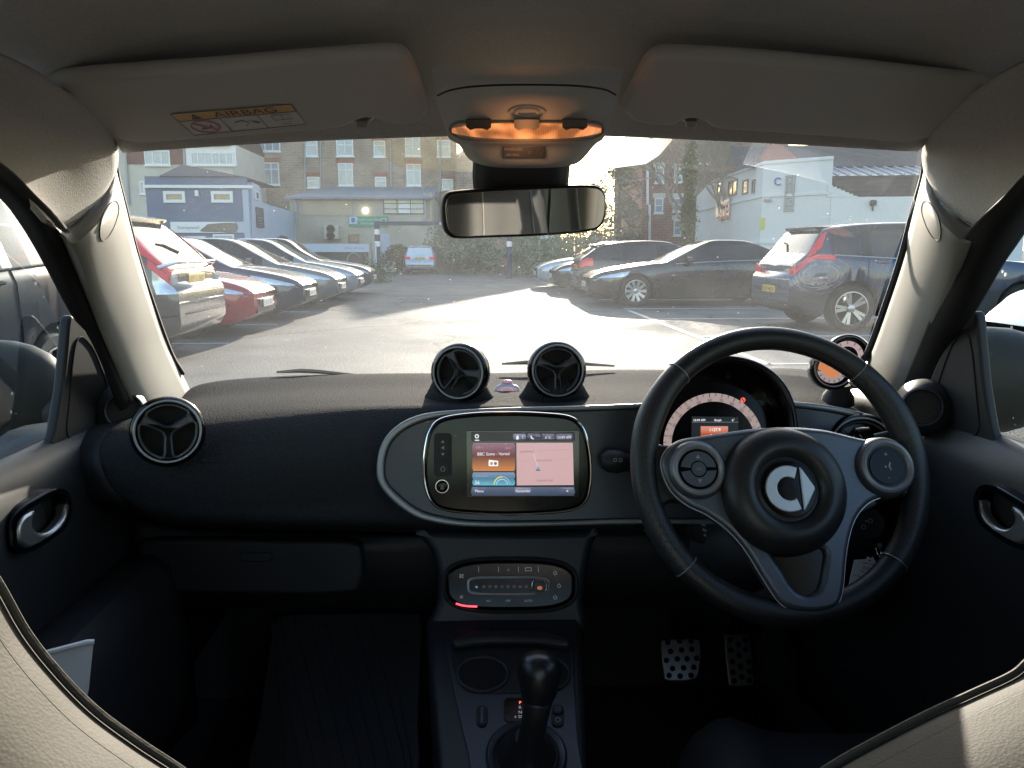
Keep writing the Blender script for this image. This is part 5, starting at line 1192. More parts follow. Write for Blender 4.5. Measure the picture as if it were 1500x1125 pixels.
    if wiper and lights != 'saloon':
        obj('rear_wiper', MB().tube([V((rx1 - .02, .02, interp(C.top, rx1 - .02) + .015)), V((rx1 - .10, -.2, interp(C.top, rx1 - .10) + .012)), V((rx1 - .12, -.36, interp(C.top, rx1 - .12) + .0))], .012, 6), M_under, root)
        xs_ = rx0 - .02
        obj('roof_spoiler', MB().loft([[V((xs_ - .22, y, interp(C.top, xs_ - .22) + .004)) for y in (-C.hw * .62, -C.hw * .3, 0, C.hw * .3, C.hw * .62)], [V((xs_ + .10, y, interp(C.top, xs_ - .05) + .005)) for y in (-C.hw * .60, -C.hw * .3, 0, C.hw * .3, C.hw * .60)], [V((xs_ + .02, y, interp(C.top, xs_) - .05)) for y in (-C.hw * .6, -C.hw * .3, 0, C.hw * .3, C.hw * .6)]], 12, 3), pnt, root)
    if chrome: obj('chrome_strip', MB().tube([C.S(L - .12, 6.9, -1, .012)] + [V((L + .014, y, interp(C.belt, L) - .07)) for y in (-.62, -.3, 0, .3, .62)] + [C.S(L - .12, 6.9, 1, .012)], .022, 8), M_chrome, root)
    if rails:
        for side in (1, -1): obj('roof_rail', MB().tube([C.S(x, 13, side, .03) for x in [fx1 + .1 + (rx0 - fx1 - .2) * i / 10 for i in range(11)]], .02, 6), M_silver, root)
    for side in (1, -1): obj('window_strip', MB().tube([C.S(x, 7.6, side, .006) for x in [sx0 + (sx1 - sx0) * i / 16 for i in range(17)]], .009, 5), M_silver if lights in ('saloon', 'boomerang', 'tall') else M_grille, root)
    return root

HATCH = lambda L=4.2, Wd=1.78, H=1.47: Car(L, Wd, H, [(0, .62), (.06, .72), (.25, .80), (.6, .88), (1.0, .95), (1.15, .98), (1.6, 1.21), (2.0, H - .06), (2.4, H), (2.9, H - .01), (3.4, H - .06), (3.75, H - .14), (L - .22, 1.15), (L - .05, 1.02), (L - .01, .95), (L, .90)],
    [(0, .7), (1.1, .90), (2.2, .95), (3.3, 1.0), (L, 1.02)], .70, (.82, L - .82), .31, .18, dict(front=(1.13, 2.0), rear=(3.70, L - .20), side=(1.35, L - .45), pillars=[(2.35, .05), (3.25, .05)]), nose=.84)
ESTATE = lambda L=4.6, Wd=1.8, H=1.46: Car(L, Wd, H, [(0, .62), (.06, .72), (.25, .80), (.7, .88), (1.1, .94), (1.3, .97), (1.8, 1.22), (2.2, H - .05), (2.7, H), (3.4, H - .02), (3.9, H - .08), (4.15, H - .16), (L - .18, 1.12), (L - .04, 1.02), (L, .92)],
    [(0, .7), (1.2, .90), (2.3, .95), (3.6, .99), (L, 1.02)], .70, (.88, L - .9), .32, .18, dict(front=(1.28, 2.2), rear=(4.12, L - .18), side=(1.5, L - .4), pillars=[(2.5, .05), (3.45, .05)]), nose=.86)
SALOON = lambda L=4.95, Wd=1.86, H=1.46: Car(L, Wd, H, [(0, .58), (.05, .68), (.25, .78), (.8, .88), (1.4, .96), (1.6, .98), (2.2, 1.26), (2.6, H - .03), (2.95, H), (3.5, H - .03), (4.0, 1.26), (4.4, 1.08), (4.75, 1.05), (L - .03, .98), (L, .92)],
    [(0, .7), (1.5, .91), (2.6, .96), (3.8, 1.0), (L, 1.0)], .66, (.93, L - 1.1), .34, .16, dict(front=(1.58, 2.6), rear=(3.62, 4.4), side=(1.8, 4.2), pillars=[(2.9, .04), (3.75, .04)]), nose=.86, tail=.88)
SUV = lambda L=4.5, Wd=1.85, H=1.68, sl=.0: Car(L, Wd, H, [(0, .72), (.05, .86), (.22, .98), (.6, 1.04), (1.1, 1.09), (1.2, 1.11), (1.7, 1.42), (2.05, H - .05), (2.5, H), (3.2, H - .01), (3.7, H - .05), (4.0, H - .12), (L - .20, 1.22), (L - .08, 1.10), (L - .02, 1.04), (L, .98)],
    [(0, .9), (1.2, 1.03), (2.3, 1.06), (3.4, 1.12), (L, 1.18)], .74, (.88, L - .86), .36, .24, dict(front=(1.18, 2.03), rear=(3.98, L - .16), side=(1.45, L - .55), pillars=[(2.4, .05), (3.35, .06)]), nose=.88, tail=.93, mid=.78)

LEFTROW, RIGHTROW = 'cars parked in the row of bays', 'cars parked in the row opposite'
PI = math.pi
# left row: noses to the right of the picture (car x axis runs nose -> tail, so rz = pi turns the nose to +x)
def nose_right(nx, yc, **k): return dict(loc=(nx, yc, 0), rz=PI)
make_car('parked_suv', SUV(4.55, 1.82, 1.67), (-3.2 - 4.55, 9.15, 0), 0, paint('pewter', (.065, .066, .066)), 'dark grey SUV backed into its bay with tall red tail lights up the rear pillars', 'SUV', LEFTROW, 'tall', plate_txt='KP13 UHD', rails=True, chrome=True)
make_car('parked_hatchback', HATCH(4.1, 1.76, 1.45), (-3.2, 11.9, 0), PI, paint('red', (.34, .016, .03), .15), 'red hatchback nose out between the dark grey SUV and the navy hatchback', 'car', LEFTROW, plate_txt='LR15 VKE')
make_car('parked_hatchback', HATCH(4.35, 1.80, 1.49), (-3.05, 14.5, 0), PI, paint('navy', (.030, .038, .065)), 'navy blue hatchback nose out beside the red hatchback', 'car', LEFTROW, plate_txt='HV61 XOT')
make_car('parked_hatchback', HATCH(4.4, 1.82, 1.48), (-2.9, 17.1, 0), PI, paint('grey', (.12, .13, .14)), 'mid grey hatchback parked between the navy hatchback and the silver blue one', 'car', LEFTROW, plate_txt='NG12 WPL')
make_car('parked_hatchback', HATCH(4.35, 1.80, 1.50), (-2.85, 19.7, 0), PI, paint('ice', (.22, .26, .31)), 'pale silver blue hatchback near the far end of the left row', 'car', LEFTROW, plate_txt='YD09 BRM')
make_car('parked_hatchback', ESTATE(4.5, 1.80, 1.55), (-2.85, 22.4, 0), PI, paint('slate', (.05, .055, .075)), 'slate estate car farthest along the left row, next to the fence', 'car', LEFTROW, plate_txt='WF16 OEY')
# right row
make_car('parked_suv', SUV(4.42, 1.86, 1.66), (4.85 + 4.42, 12.35, 0), PI, paint('denim', (.030, .043, .085), .3), 'denim blue SUV with angular red tail lights and a yellow rear plate', 'SUV', RIGHTROW, 'boomerang', twin=True, plate_txt='FJ19 HKX', clad=True)
make_car('parked_saloon', SALOON(), (2.65, 17.8, 0), 0, paint('black', (.012, .013, .015), .2), 'black saloon nose out with ten spoke silver wheels', 'car', RIGHTROW, 'saloon', spokes=10, plate_txt='EA68 RTV')
make_car('parked_estate', ESTATE(4.6, 1.8, 1.47), (2.75 + 4.6, 20.6, 0), PI, paint('umber', (.030, .024, .024), .3), 'dark brown estate car parked tail out behind the black saloon', 'car', RIGHTROW, plate_txt='GU14 ZBN')
make_car('parked_hatchback', HATCH(4.2, 1.78, 1.46), (2.45, 23.3, 0), 0, paint('charcoal', (.03, .032, .035)), 'charcoal hatchback low in front of the silver hatchback in the right row', 'car', RIGHTROW, plate_txt='MX13 LPA')
make_car('parked_hatchback', HATCH(4.3, 1.80, 1.50), (2.2, 26.0, 0), 0, paint('silver', (.42, .45, .48)), 'silver hatchback last in the right row by the hedge', 'car', RIGHTROW, plate_txt='SF10 JDO')
# beyond the barrier, and either side of our own car
make_car('small_hatchback', HATCH(3.8, 1.68, 1.46), (-2.56, 43.2, 0), -PI / 2, paint('sky', (.30, .36, .46)), 'small pale blue hatchback beyond the height barrier, seen from behind', 'car', None, plate_txt='AK55 FNW')
make_car('parked_van', SUV(4.7, 1.75, 1.95), (-9.9, 36.5, 0), PI / 2, paint('vanblue', (.03, .05, .14)), 'dark blue van by the beige wall, roof just showing over the cars', 'van', None, plate_txt='BT07 SLE')
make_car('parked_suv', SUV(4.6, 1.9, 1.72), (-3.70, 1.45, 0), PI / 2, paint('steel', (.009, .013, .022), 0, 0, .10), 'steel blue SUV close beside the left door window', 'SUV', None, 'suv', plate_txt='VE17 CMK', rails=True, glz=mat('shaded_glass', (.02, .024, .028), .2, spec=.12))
make_car('parked_suv', SUV(4.4, 1.8, 1.62), (3.42, 4.35, 0), 0, paint('white', (.55, .56, .57), .0), 'white SUV with only its nose showing, beside the right door mirror', 'SUV', None, plate_txt='RK18 TWD')
# ================================================================== GROUND
def asphalt():
    m = mat('asphalt', (.15, .146, .138), .5, spec=.15, vary=.5, vscale=1.2); nt = m.node_tree; N = nt.nodes; L = nt.links; b = N['Principled BSDF']
    tc = N.new('ShaderNodeTexCoord')
    v = N.new('ShaderNodeTexVoronoi'); v.inputs['Scale'].default_value = 60; L.new(tc.outputs['Object'], v.inputs['Vector'])
    n2 = N.new('ShaderNodeTexNoise'); n2.inputs['Scale'].default_value = 34; n2.inputs['Detail'].default_value = 5; L.new(tc.outputs['Object'], n2.inputs['Vector'])
    ad = N.new('ShaderNodeMath'); ad.operation = 'ADD'; L.new(v.outputs['Distance'], ad.inputs[0]); L.new(n2.outputs['Fac'], ad.inputs[1])
    bp = N.new('ShaderNodeBump'); bp.inputs['Strength'].default_value = .75; bp.inputs['Distance'].default_value = .007
    L.new(ad.outputs[0], bp.inputs['Height']); L.new(bp.outputs['Normal'], b.inputs['Normal'])
    n3 = N.new('ShaderNodeTexNoise'); n3.inputs['Scale'].default_value = .35; n3.inputs['Detail'].default_value = 5; L.new(tc.outputs['Object'], n3.inputs['Vector'])
    mr = N.new('ShaderNodeMapRange'); mr.inputs[1].default_value = .35; mr.inputs[2].default_value = .65; mr.inputs[3].default_value = .64; mr.inputs[4].default_value = .84
    L.new(n3.outputs['Fac'], mr.inputs[0]); L.new(mr.outputs[0], b.inputs['Roughness'])
    # cracks and old repairs
    vc = N.new('ShaderNodeTexVoronoi'); vc.feature = 'DISTANCE_TO_EDGE'; vc.inputs['Scale'].default_value = .22
    wn = N.new('ShaderNodeTexNoise'); wn.inputs['Scale'].default_value = 1.6; wn.inputs['Detail'].default_value = 4; L.new(tc.outputs['Object'], wn.inputs['Vector'])
    wm = N.new('ShaderNodeMix'); wm.data_type = 'RGBA'; wm.blend_type = 'ADD'; wm.inputs[0].default_value = .9
    L.new(tc.outputs['Object'], wm.inputs[6]); L.new(wn.outputs['Color'], wm.inputs[7]); L.new(wm.outputs[2], vc.inputs['Vector'])
    ck = N.new('ShaderNodeMapRange'); ck.inputs[1].default_value = .002; ck.inputs[2].default_value = .010; ck.inputs[3].default_value = .35; ck.inputs[4].default_value = 1; L.new(vc.outputs['Distance'], ck.inputs[0])
    pt = N.new('ShaderNodeTexVoronoi'); pt.inputs['Scale'].default_value = .16; pt.distance = 'CHEBYCHEV'; L.new(tc.outputs['Object'], pt.inputs['Vector'])
    pr = N.new('ShaderNodeMapRange'); pr.inputs[1].default_value = .10; pr.inputs[2].default_value = .11; pr.inputs[3].default_value = .62; pr.inputs[4].default_value = 1; L.new(pt.outputs['Distance'], pr.inputs[0])
    st = N.new('ShaderNodeMapRange'); st.inputs[1].default_value = .30; st.inputs[2].default_value = .62; st.inputs[3].default_value = .62; st.inputs[4].default_value = 1.1; L.new(n3.outputs['Fac'], st.inputs[0])
    k1 = N.new('ShaderNodeMath'); k1.operation = 'MULTIPLY'; L.new(ck.outputs[0], k1.inputs[0]); L.new(pr.outputs[0], k1.inputs[1])
    k2 = N.new('ShaderNodeMath'); k2.operation = 'MULTIPLY'; L.new(k1.outputs[0], k2.inputs[0]); L.new(st.outputs[0], k2.inputs[1])
    old = b.inputs['Base Color'].links[0].from_socket
    mm = N.new('ShaderNodeMix'); mm.data_type = 'RGBA'; mm.blend_type = 'MULTIPLY'; mm.inputs[0].default_value = 1
    L.new(old, mm.inputs[6]); L.new(k2.outputs[0], mm.inputs[7]); L.new(mm.outputs[2], b.inputs['Base Color'])
    return m
gm_ = MB(); 
gm_.quad(V((-400, -300, 0)), V((400, -300, 0)), V((400, 900, 0)), V((-400, 900, 0)))
tag(obj('ground', gm_, asphalt()), kind='structure')
M_line = mat('line_paint', (.42, .42, .40), .55, bump=.6, bscale=60, vary=.3, vscale=12)
ml = MB()
for y in (10.45, 13.1, 15.75, 19.2, 22, 24.7):
    ml.box((-5.7, y + .05, .004), (4.8, .09, .006))
for y in (8.2, 10.9, 13.75, 16.2, 19.2, 22, 24.7):
    ml.box((6.2, y + .05, .004), (6.0, .09, .006))
ml.box((3.2, 12.0, .004), (.09, 7.6, .006)); 
tag(obj('bay_markings', ml, M_line), kind='structure')

# ================================================================== BUILDINGS
def brick(name, c1, c2, mortar, scale=1.0):
    m = mat(name, c1, .85); nt = m.node_tree; N = nt.nodes; L = nt.links; b = N['Principled BSDF']
    tc = N.new('ShaderNodeTexCoord'); sp = N.new('ShaderNodeSeparateXYZ'); cb = N.new('ShaderNodeCombineXYZ'); L.new(tc.outputs['Object'], sp.inputs[0])
    ad = N.new('ShaderNodeMath'); ad.operation = 'ADD'; L.new(sp.outputs[0], ad.inputs[0]); L.new(sp.outputs[1], ad.inputs[1]); L.new(ad.outputs[0], cb.inputs[0]); L.new(sp.outputs[2], cb.inputs[1])
    t = N.new('ShaderNodeTexBrick'); t.inputs['Color1'].default_value = (*c1, 1); t.inputs['Color2'].default_value = (*c2, 1); t.inputs['Mortar'].default_value = (*mortar, 1)
    t.inputs['Scale'].default_value = 1; t.inputs['Brick Width'].default_value = .23 * scale; t.inputs['Row Height'].default_value = .077 * scale; t.inputs['Mortar Size'].default_value = .008 * scale
    L.new(cb.outputs[0], t.inputs['Vector'])
    n = N.new('ShaderNodeTexNoise'); n.inputs['Scale'].default_value = .9; n.inputs['Detail'].default_value = 6; L.new(tc.outputs['Object'], n.inputs['Vector'])
    mx = N.new('ShaderNodeMix'); mx.data_type = 'RGBA'; mx.blend_type = 'MULTIPLY'; mx.inputs[0].default_value = .8
    cr = N.new('ShaderNodeValToRGB'); cr.color_ramp.elements[0].position = .3; cr.color_ramp.elements[0].color = (.55, .52, .5, 1); cr.color_ramp.elements[1].position = .7; cr.color_ramp.elements[1].color = (1.1, 1.08, 1.05, 1)
    L.new(n.outputs['Fac'], cr.inputs[0]); L.new(t.outputs['Color'], mx.inputs[6]); L.new(cr.outputs[0], mx.inputs[7]); L.new(mx.outputs[2], b.inputs['Base Color'])
    return m
M_brick = brick('brown_brick', (.40, .31, .235), (.32, .24, .18), (.44, .39, .33), 2.0)
M_redb = brick('red_brick', (.33, .14, .10), (.27, .11, .08), (.30, .25, .22), 2.0)
M_redtrim = mat('red_trim', (.30, .12, .08), .85, bump=.3, bscale=8)
M_cream = mat('cream_render', (.56, .53, .46), .9, vary=.15, vscale=1.5, bump=.15, bscale=30)
M_beige = mat('beige_render', (.42, .385, .32), .9, vary=.25, vscale=.8, bump=.2, bscale=20)
M_tan = mat('tan_board', (.46, .38, .27), .8, vary=.2, vscale=1.2)
M_bluew = mat('blue_render', (.15, .18, .265), .85, vary=.12, vscale=.8)
M_lblue = mat('pale_blue_render', (.42, .47, .58), .85, vary=.08, vscale=.8)
M_whitew = mat('white_render', (.66, .67, .68), .85, vary=.10, vscale=.6, bump=.1, bscale=20)
M_slate = mat('roof_slate', (.085, .08, .08), .75, vary=.3, vscale=3, bump=.5, bscale=5, kind='wave')
M_metalr = mat('sheet_roof', (.20, .23, .26), .5, metal=.3, vary=.2, vscale=1.5, bump=.4, bscale=6, kind='wave')
M_upvc = mat('white_upvc', (.74, .75, .76), .4, vary=.04)
M_pane = mat('window_pane', (.30, .36, .42), .10, spec=.8, vary=.35, vscale=1.3)
M_paned = mat('dark_pane', (.03, .035, .04), .08, spec=.8, vary=.3, vscale=1.3)
M_pipe_g = mat('drain_pipe', (.34, .36, .38), .5)
M_navy = mat('navy_paint', (.025, .03, .075), .45)
M_clad_r = mat('brown_cladding', (.17, .075, .06), .75, bump=.3, bscale=4, kind='wave')
M_wood = mat('weathered_wood', (.20, .17, .13), .85, vary=.3, vscale=5)

class Face:
    """a wall face: from ground point a to b (seen left to right), placing by pixels on its plane"""
    def __init__(s, a, b):
        s.a, s.b = V(a), V(b); d = s.b - s.a; s.len = d.length; s.ux = d.normalized(); s.n = s.ux.cross(V((0, 0, 1))).normalized()
        s.pl = PL(s.a, s.n)
    def at(s, u, z, off=0): return V((s.a.x, s.a.y, 0)) + s.ux * u + V((0, 0, z)) + s.n * off
    def uz(s, px, py): p = s.pl.hit(px, py) - s.a; return p.dot(s.ux), p.z + s.a.z
    def box(s, mb, u0, u1, z0, z1, d0, d1, m=0):
        P = [s.at(u, z, d) for d in (d0, d1) for u, z in ((u0, z0), (u1, z0), (u1, z1), (u0, z1))]
        return mb.add(P, [(4, 5, 6, 7), (0, 3, 2, 1), (0, 1, 5, 4), (2, 3, 7, 6), (1, 2, 6, 5), (0, 4, 7, 3)], m, False)
def add_window(fc, root, px0, py0, px1, py1, cols=1, rows=1, frame=None, pane=None, lintel=None, sill=True, fw=.07, top=0):
    u0, z1 = fc.uz(px0, py0); u1, z0 = fc.uz(px1, py1)
    mb = MB(); fr = frame or M_upvc
    fc.box(mb, u0, u0 + fw, z0, z1, 0, .05); fc.box(mb, u1 - fw, u1, z0, z1, 0, .05); fc.box(mb, u0 + fw, u1 - fw, z0, z0 + fw, 0, .05); fc.box(mb, u0 + fw, u1 - fw, z1 - fw, z1, 0, .05)
    for k in range(1, cols): x = u0 + (u1 - u0) * k / cols; fc.box(mb, x - fw * .4, x + fw * .4, z0 + fw, z1 - fw, 0, .045)
    for k in range(1, rows): z = z0 + (z1 - z0) * k / rows; fc.box(mb, u0 + fw, u1 - fw, z - fw * .35, z + fw * .35, 0, .04)
    if top: z = z1 - (z1 - z0) * top; fc.box(mb, u0 + fw, u1 - fw, z - fw * .4, z + fw * .4, 0, .042)
    w_ = obj('window', mb, fr, root)
    obj('pane', fc.box(MB(), u0 + fw, u1 - fw, z0 + fw, z1 - fw, .004, .02), pane or M_pane, w_)
    if sill: obj('sill', fc.box(MB(), u0 - .06, u1 + .06, z0 - .08, z0 - .003, 0, .10), M_upvc, w_)
    if lintel: obj('lintel', fc.box(MB(), u0 - .12, u1 + .12, z1 + .003, z1 + .28, 0, .02), lintel, w_)
    return w_
def wall_block(name, pts, h, m, root, z0=0.0):
    """closed footprint extruded up"""
    n = len(pts); mb = MB()
    mb.add([V((x, y, z0)) for x, y in pts] + [V((x, y, h)) for x, y in pts], [(i, (i + 1) % n, n + (i + 1) % n, n + i) for i in range(n)] + [tuple(range(n, 2 * n)), tuple(range(n - 1, -1, -1))], 0, False)
    return obj(name, mb, m, root)
def pip(fc, root, pts, r=.05, m=None, nm='drain_pipe'):
    return obj(nm, MB().tube([fc.pl.hit(*p, r + .02) for p in pts], r, 8), m or M_pipe_g, root)
X = lambda px, Y: W(px, 365, Y).x

# ---- brick terrace
YT = 52.0; terr = empty('brick_terrace', (0, 0, 0)); tag(terr, 'long brown brick terrace with white windows behind the low beige building', 'terrace')
x0, x1 = X(338, YT), -.85
wall_block('wall', [(x0, YT), (x1, YT), (x1, YT + 8), (x0, YT + 8)], 9.1, M_brick, terr)
# gabled end house
e = MB(); gx = [(-.84, 0), (5.7, 0), (5.7, 6.5), (3.0, 9.95), (-.84, 7.0)]; ng = len(gx)
e.add([V((a, YT - 2, b)) for a, b in gx] + [V((a, YT + 4, b)) for a, b in gx], [tuple(range(ng)), tuple(range(2 * ng - 1, ng - 1, -1))] + [(i, ng + i, ng + (i + 1) % ng, (i + 1) % ng) for i in range(ng)], 0, False)
obj('gable_end', e, M_brick, terr)
obj('roof', MB().loft([[V((x0, YT - .3, 9.1)), V((x1, YT - .3, 9.1))], [V((x0, YT + 4, 10.3)), V((x1, YT + 4, 10.3))], [V((x0, YT + 8.3, 9.1)), V((x1, YT + 8.3, 9.1))]], 3, 1), M_slate, terr, solid=.15)
FT = Face((x0, YT, 0), (x1, YT, 0))
for (a, b, c, d, co, ro, tp) in ((376, 196, 411, 222, 3, 1, 0), (357, 198, 368, 209, 1, 1, 0), (447, 206, 466, 229, 1, 1, .3), (492, 196, 518, 229, 2, 2, 0), (547, 206, 565, 230, 1, 1, .3), (593, 200, 616, 229, 2, 1, .4),
                                (385, 238, 410, 271, 2, 1, .3), (358, 241, 376, 260, 1, 1, .35), (450, 259, 469, 275, 1, 1, .4), (495, 239, 518, 272, 2, 1, .3), (549, 259, 566, 275, 1, 1, .4), (595, 240, 617, 272, 2, 1, .3), (647, 262, 664, 278, 1, 1, .4), (640, 205, 660, 230, 1, 1, .4)):
    add_window(FT, terr, a, b, c, d, co, ro, lintel=M_redtrim, top=tp)
u_, _ = FT.uz(341, 300)
obj('red_quoin', FT.box(MB(), .0, .75, 0, 9.0, 0, .03), M_redtrim, terr)
for P in ([(443, 195), (447, 200), (447, 290)], [(470, 205), (470, 275)], [(572, 195), (573, 275)], [(645, 195), (645, 275), (640, 300)], [(462, 195), (470, 205)]): pip(FT, terr, P, .055)

# ---- cream houses with cladding, far left
YC = 45.0; hou = empty('cream_house', (0, 0, 0)); tag(hou, 'cream rendered house with brown cladding and long upper windows behind the blue building', 'house')
a0, a1, a2 = X(120, YC), X(272, YC), X(348, YC)
wall_block('wall', [(a0, YC), (a2, YC), (a2, YC + 7), (a0, YC + 7)], 7.0, M_cream, hou)
FC = Face((a0, YC, 0), (a2, YC, 0))
u0, z1 = FC.uz(185, 213); u1, z0 = FC.uz(270, 241); obj('cladding', FC.box(MB(), u0, u1, z0, z1, 0, .05), M_clad_r, hou)
u0, z1 = FC.uz(272, 217); u1, z0 = FC.uz(347, 243); obj('fascia', FC.box(MB(), u0, u1, z0, z1 + .1, 0, .06), M_upvc, hou)
add_window(Face(FC.a - FC.n * -.06, FC.b - FC.n * -.06), hou, 211, 220, 250, 242, 3, 1)
add_window(Face(FC.a + FC.n * .07, FC.b + FC.n * .07), hou, 279, 223, 343, 242, 6, 1)
add_window(FC, hou, 204, 265, 213, 284, 1, 1); add_window(FC, hou, 214, 265, 222, 290, 1, 1)
obj('roof', MB().loft([[V((a0 - .3, YC - .4, 6.95)), V((a2, YC - .4, 6.95))], [V((a0 - .3, YC + 3.5, 9.4)), V((a2, YC + 3.5, 9.4))], [V((a0 - .3, YC + 7.4, 6.95)), V((a2, YC + 7.4, 6.95))]], 3, 1), M_slate, hou, solid=.15)
for P in ([(183, 205), (186, 240), (190, 300)], [(270, 205), (271, 245)]): pip(FC, hou, P, .06)

# ---- blue building with its white side wing
YB = 33.0; blu = empty('blue_building', (0, 0, 0)); tag(blu, 'dark blue painted shop building with two small upper windows and a pointed slate roof', 'shop')
b0, b1 = X(220, YB), X(368, YB); b2 = X(432, 43.0)
wall_block('wall', [(b0, YB), (b1, YB), (b1 - 2.2, YB + 6), (b0, YB + 6)], 4.15, M_bluew, blu)
FB = Face((b0, YB, 0), (b1, YB, 0))
u0, z1 = FB.uz(219, 271); u1, z0 = FB.uz(369, 276); obj('eaves_board', FB.box(MB(), 0, u1 + .05, z0, z1, 0, .12), M_upvc, blu)
u0, z1 = FB.uz(360, 272); obj('corner_board', FB.box(MB(), FB.len - .22, FB.len + .02, 0, z1 - .15, .0, .06), M_lblue, blu)
for a, b, c, d in ((239, 280, 272, 297), (309, 280, 342, 297)): add_window(FB, blu, a, b, c, d, 1, 1, pane=mat('warm_pane', (.26, .19, .13), .15, spec=.7, vary=.5, vscale=2), sill=False, fw=.12)
u0, z1 = FB.uz(286, 279); u1, z0 = FB.uz(292, 288); obj('alarm_box', FB.box(MB(), u0, u1, z0, z1, 0, .12), M_upvc, blu, bevel=.02)
apx = W(277, 243, YB + 3.0)
obj('roof', MB().add([V((b0 + .6, YB - .1, 4.15)), V((b1 - .1, YB - .1, 4.15)), V((b1 - .1, YB + 6, 4.15)), V((b0 + .6, YB + 6, 4.15)), apx + V((-.1, -.6, 0)), apx + V((.4, 1.5, -.15))], [(0, 1, 4), (1, 2, 5, 4), (2, 3, 5), (3, 0, 4, 5)], 0, False), M_slate, blu)
fz = MB(); u0, z1 = FB.uz(250, 325); u1, z0 = FB.uz(345, 341); FB.box(fz, u0, u1, z0, z1, 0, .06)
fa = obj('shop_sign', fz, M_upvc, blu)
PB = PL(FB.a + FB.n * .064, FB.n)
obj('sign_text', MB().text('honeywell', PB, 276, 333, 5.5, 0, .0).poly(PB, curve2([(294, 339), (300, 332), (308, 328), (345, 327), (345, 340), (320, 340)], 30), .0, 1), [mat('sign_purple', (.20, .16, .36), .6), mat('sign_brown', (.20, .17, .14), .7)], fa)
FBs = MB(); u0, z1 = FB.uz(345, 325); u1, z0 = FB.uz(366, 341); FB.box(FBs, u0 + .02, u1, z0, z1, 0, .05); obj('side_panel', FBs, M_lblue, blu)
for a, b, c, d in ((262, 346, 302, 358), (312, 343, 344, 358)): add_window(FB, blu, a, b, c, d, 1, 1, pane=M_lblue, sill=False)
# wing going back on the right
FW = Face((b1 + .012, YB - .05, 0), (b2, 43, 0))
wq = [(369, 267), (380, 272), (384.5, 297), (431.5, 311), (431.5, 385), (369, 385)]
wing = MB().add([FW.pl.hit(*q) for q in wq] + [FW.pl.hit(*q, -.25) for q in wq], [tuple(range(6)), tuple(range(11, 5, -1))] + [(i, 6 + i, 6 + (i + 1) % 6, (i + 1) % 6) for i in range(6)], 0, False)
obj('side_wing', wing, M_lblue, blu)
add_window(FW, blu, 373, 279, 379, 294, 1, 1, pane=M_paned, sill=False)
bd_ = MB(); u0, z1 = FW.uz(374, 303); u1, z0 = FW.uz(386, 334); FW.box(bd_, u0, u1, z0, z1, 0, .05); nb = obj('notice_board', bd_, mat('notice_dark', (.05, .05, .06), .6), blu)
nbm = MB()
for y in (319, 323, 327, 331): 
    P0, P1 = FW.uz(377, y), FW.uz(383, y + .7); FW.box(nbm, P0[0], P1[0], P1[1], P0[1], .051, .056)
obj('notice_lines', nbm, M_upvc, nb)

# ---- low beige building
YL = 43.5; low = empty('beige_workshop', (0, 0, 0)); tag(low, 'low beige rendered workshop with a sheet roof, a barred window and a green sign', 'workshop')
l0, l1 = X(428, YL), X(636, YL)
wall_block('wall', [(l0, YL), (l1, YL), (l1, YL + 7), (l0, YL + 7)], W(500, 288, YL).z, M_beige, low)
FL = Face((l0, YL, 0), (l1, YL, 0)); zt = W(500, 289, YL).z
obj('roof', MB().add([V((l0 - .2, YL - .35, zt)), V((l1 + .0, YL - .35, zt)), V((l1 + .0, YL + 7, zt + 1.1)), V((l0 + .8, YL + 7, zt + 1.1)), V((l0 - .2, YL - .35, zt - .12)), V((l1, YL - .35, zt - .12))], [(0, 1, 2, 3), (4, 5, 1, 0)], 0, False), M_metalr, low)
def fbox(fc, root, nm, px0, py0, px1, py1, d0, d1, m, **k):
    u0, z1 = fc.uz(px0, py0); u1, z0 = fc.uz(px1, py1); return obj(nm, fc.box(MB(), u0, u1, z0, z1, d0, d1), m, root, **k)
fbox(FL, low, 'board', 443, 290, 516, 316, 0, .04, M_tan)
wn = add_window(FL, low, 561, 290, 622, 314, 3, 3, frame=mat('steel_frame', (.10, .10, .10), .6), pane=M_pane, sill=False, fw=.06)
fbox(FL, wn, 'blind', 584, 291, 604, 313, .021, .028, M_upvc)
add_window(FL, low, 510, 343, 526, 357, 1, 1, frame=M_wood, pane=M_paned, sill=False)
fbox(FL, low, 'door', 558, 342, 572, 386, 0, .06, M_lblue)
for P in ([(430, 290), (434, 300), (434, 360)], [(622, 282), (624, 318), (617, 330)], [(631, 282), (632, 322), (627, 331)]): pip(FL, low, P, .07, M_pipe_g if P[0][0] != 631 else M_tan)
lampm = MB().lathe([(.16, 0), (.16, .05), (.11, .12), (.001, .14)], FL.pl.hit(535.5, 308.5, .05), FL.n, None, 20)
obj('wall_lamp', lampm, emis(1, .86, .55, 6), low)
sg = tag(fbox(FL, None, 'wall_sign', 511, 317, 569, 332, .0, .07, mat('sign_green', (.04, .26, .16), .5)), 'green wall sign with white lettering and a blue crest, below the lit lamp', 'sign')
PS = PL(FL.a + FL.n * .074, FL.n)
obj('sign_print', MB().text('Community Care', PS, 540, 321.5, 3.4, 0, 0).text('Day Centre', PS, 539, 327, 3.2, 0, 0).strip(PS, ell(562, 322.5, 4.2, 2.6, 20), .9, 0, 0, True).poly(PS, [(511.5, 317.5), (523, 317.5), (523, 328), (511.5, 328)], 0, 1).poly(PS, [(514.5, 319), (520, 319), (520, 324), (517.2, 327), (514.5, 324)], .004, 2), [mat('sign_white', (.6, .7, .66), .6), mat('crest_pale', (.45, .56, .72), .6), mat('crest_blue', (.08, .16, .42), .6)], sg)
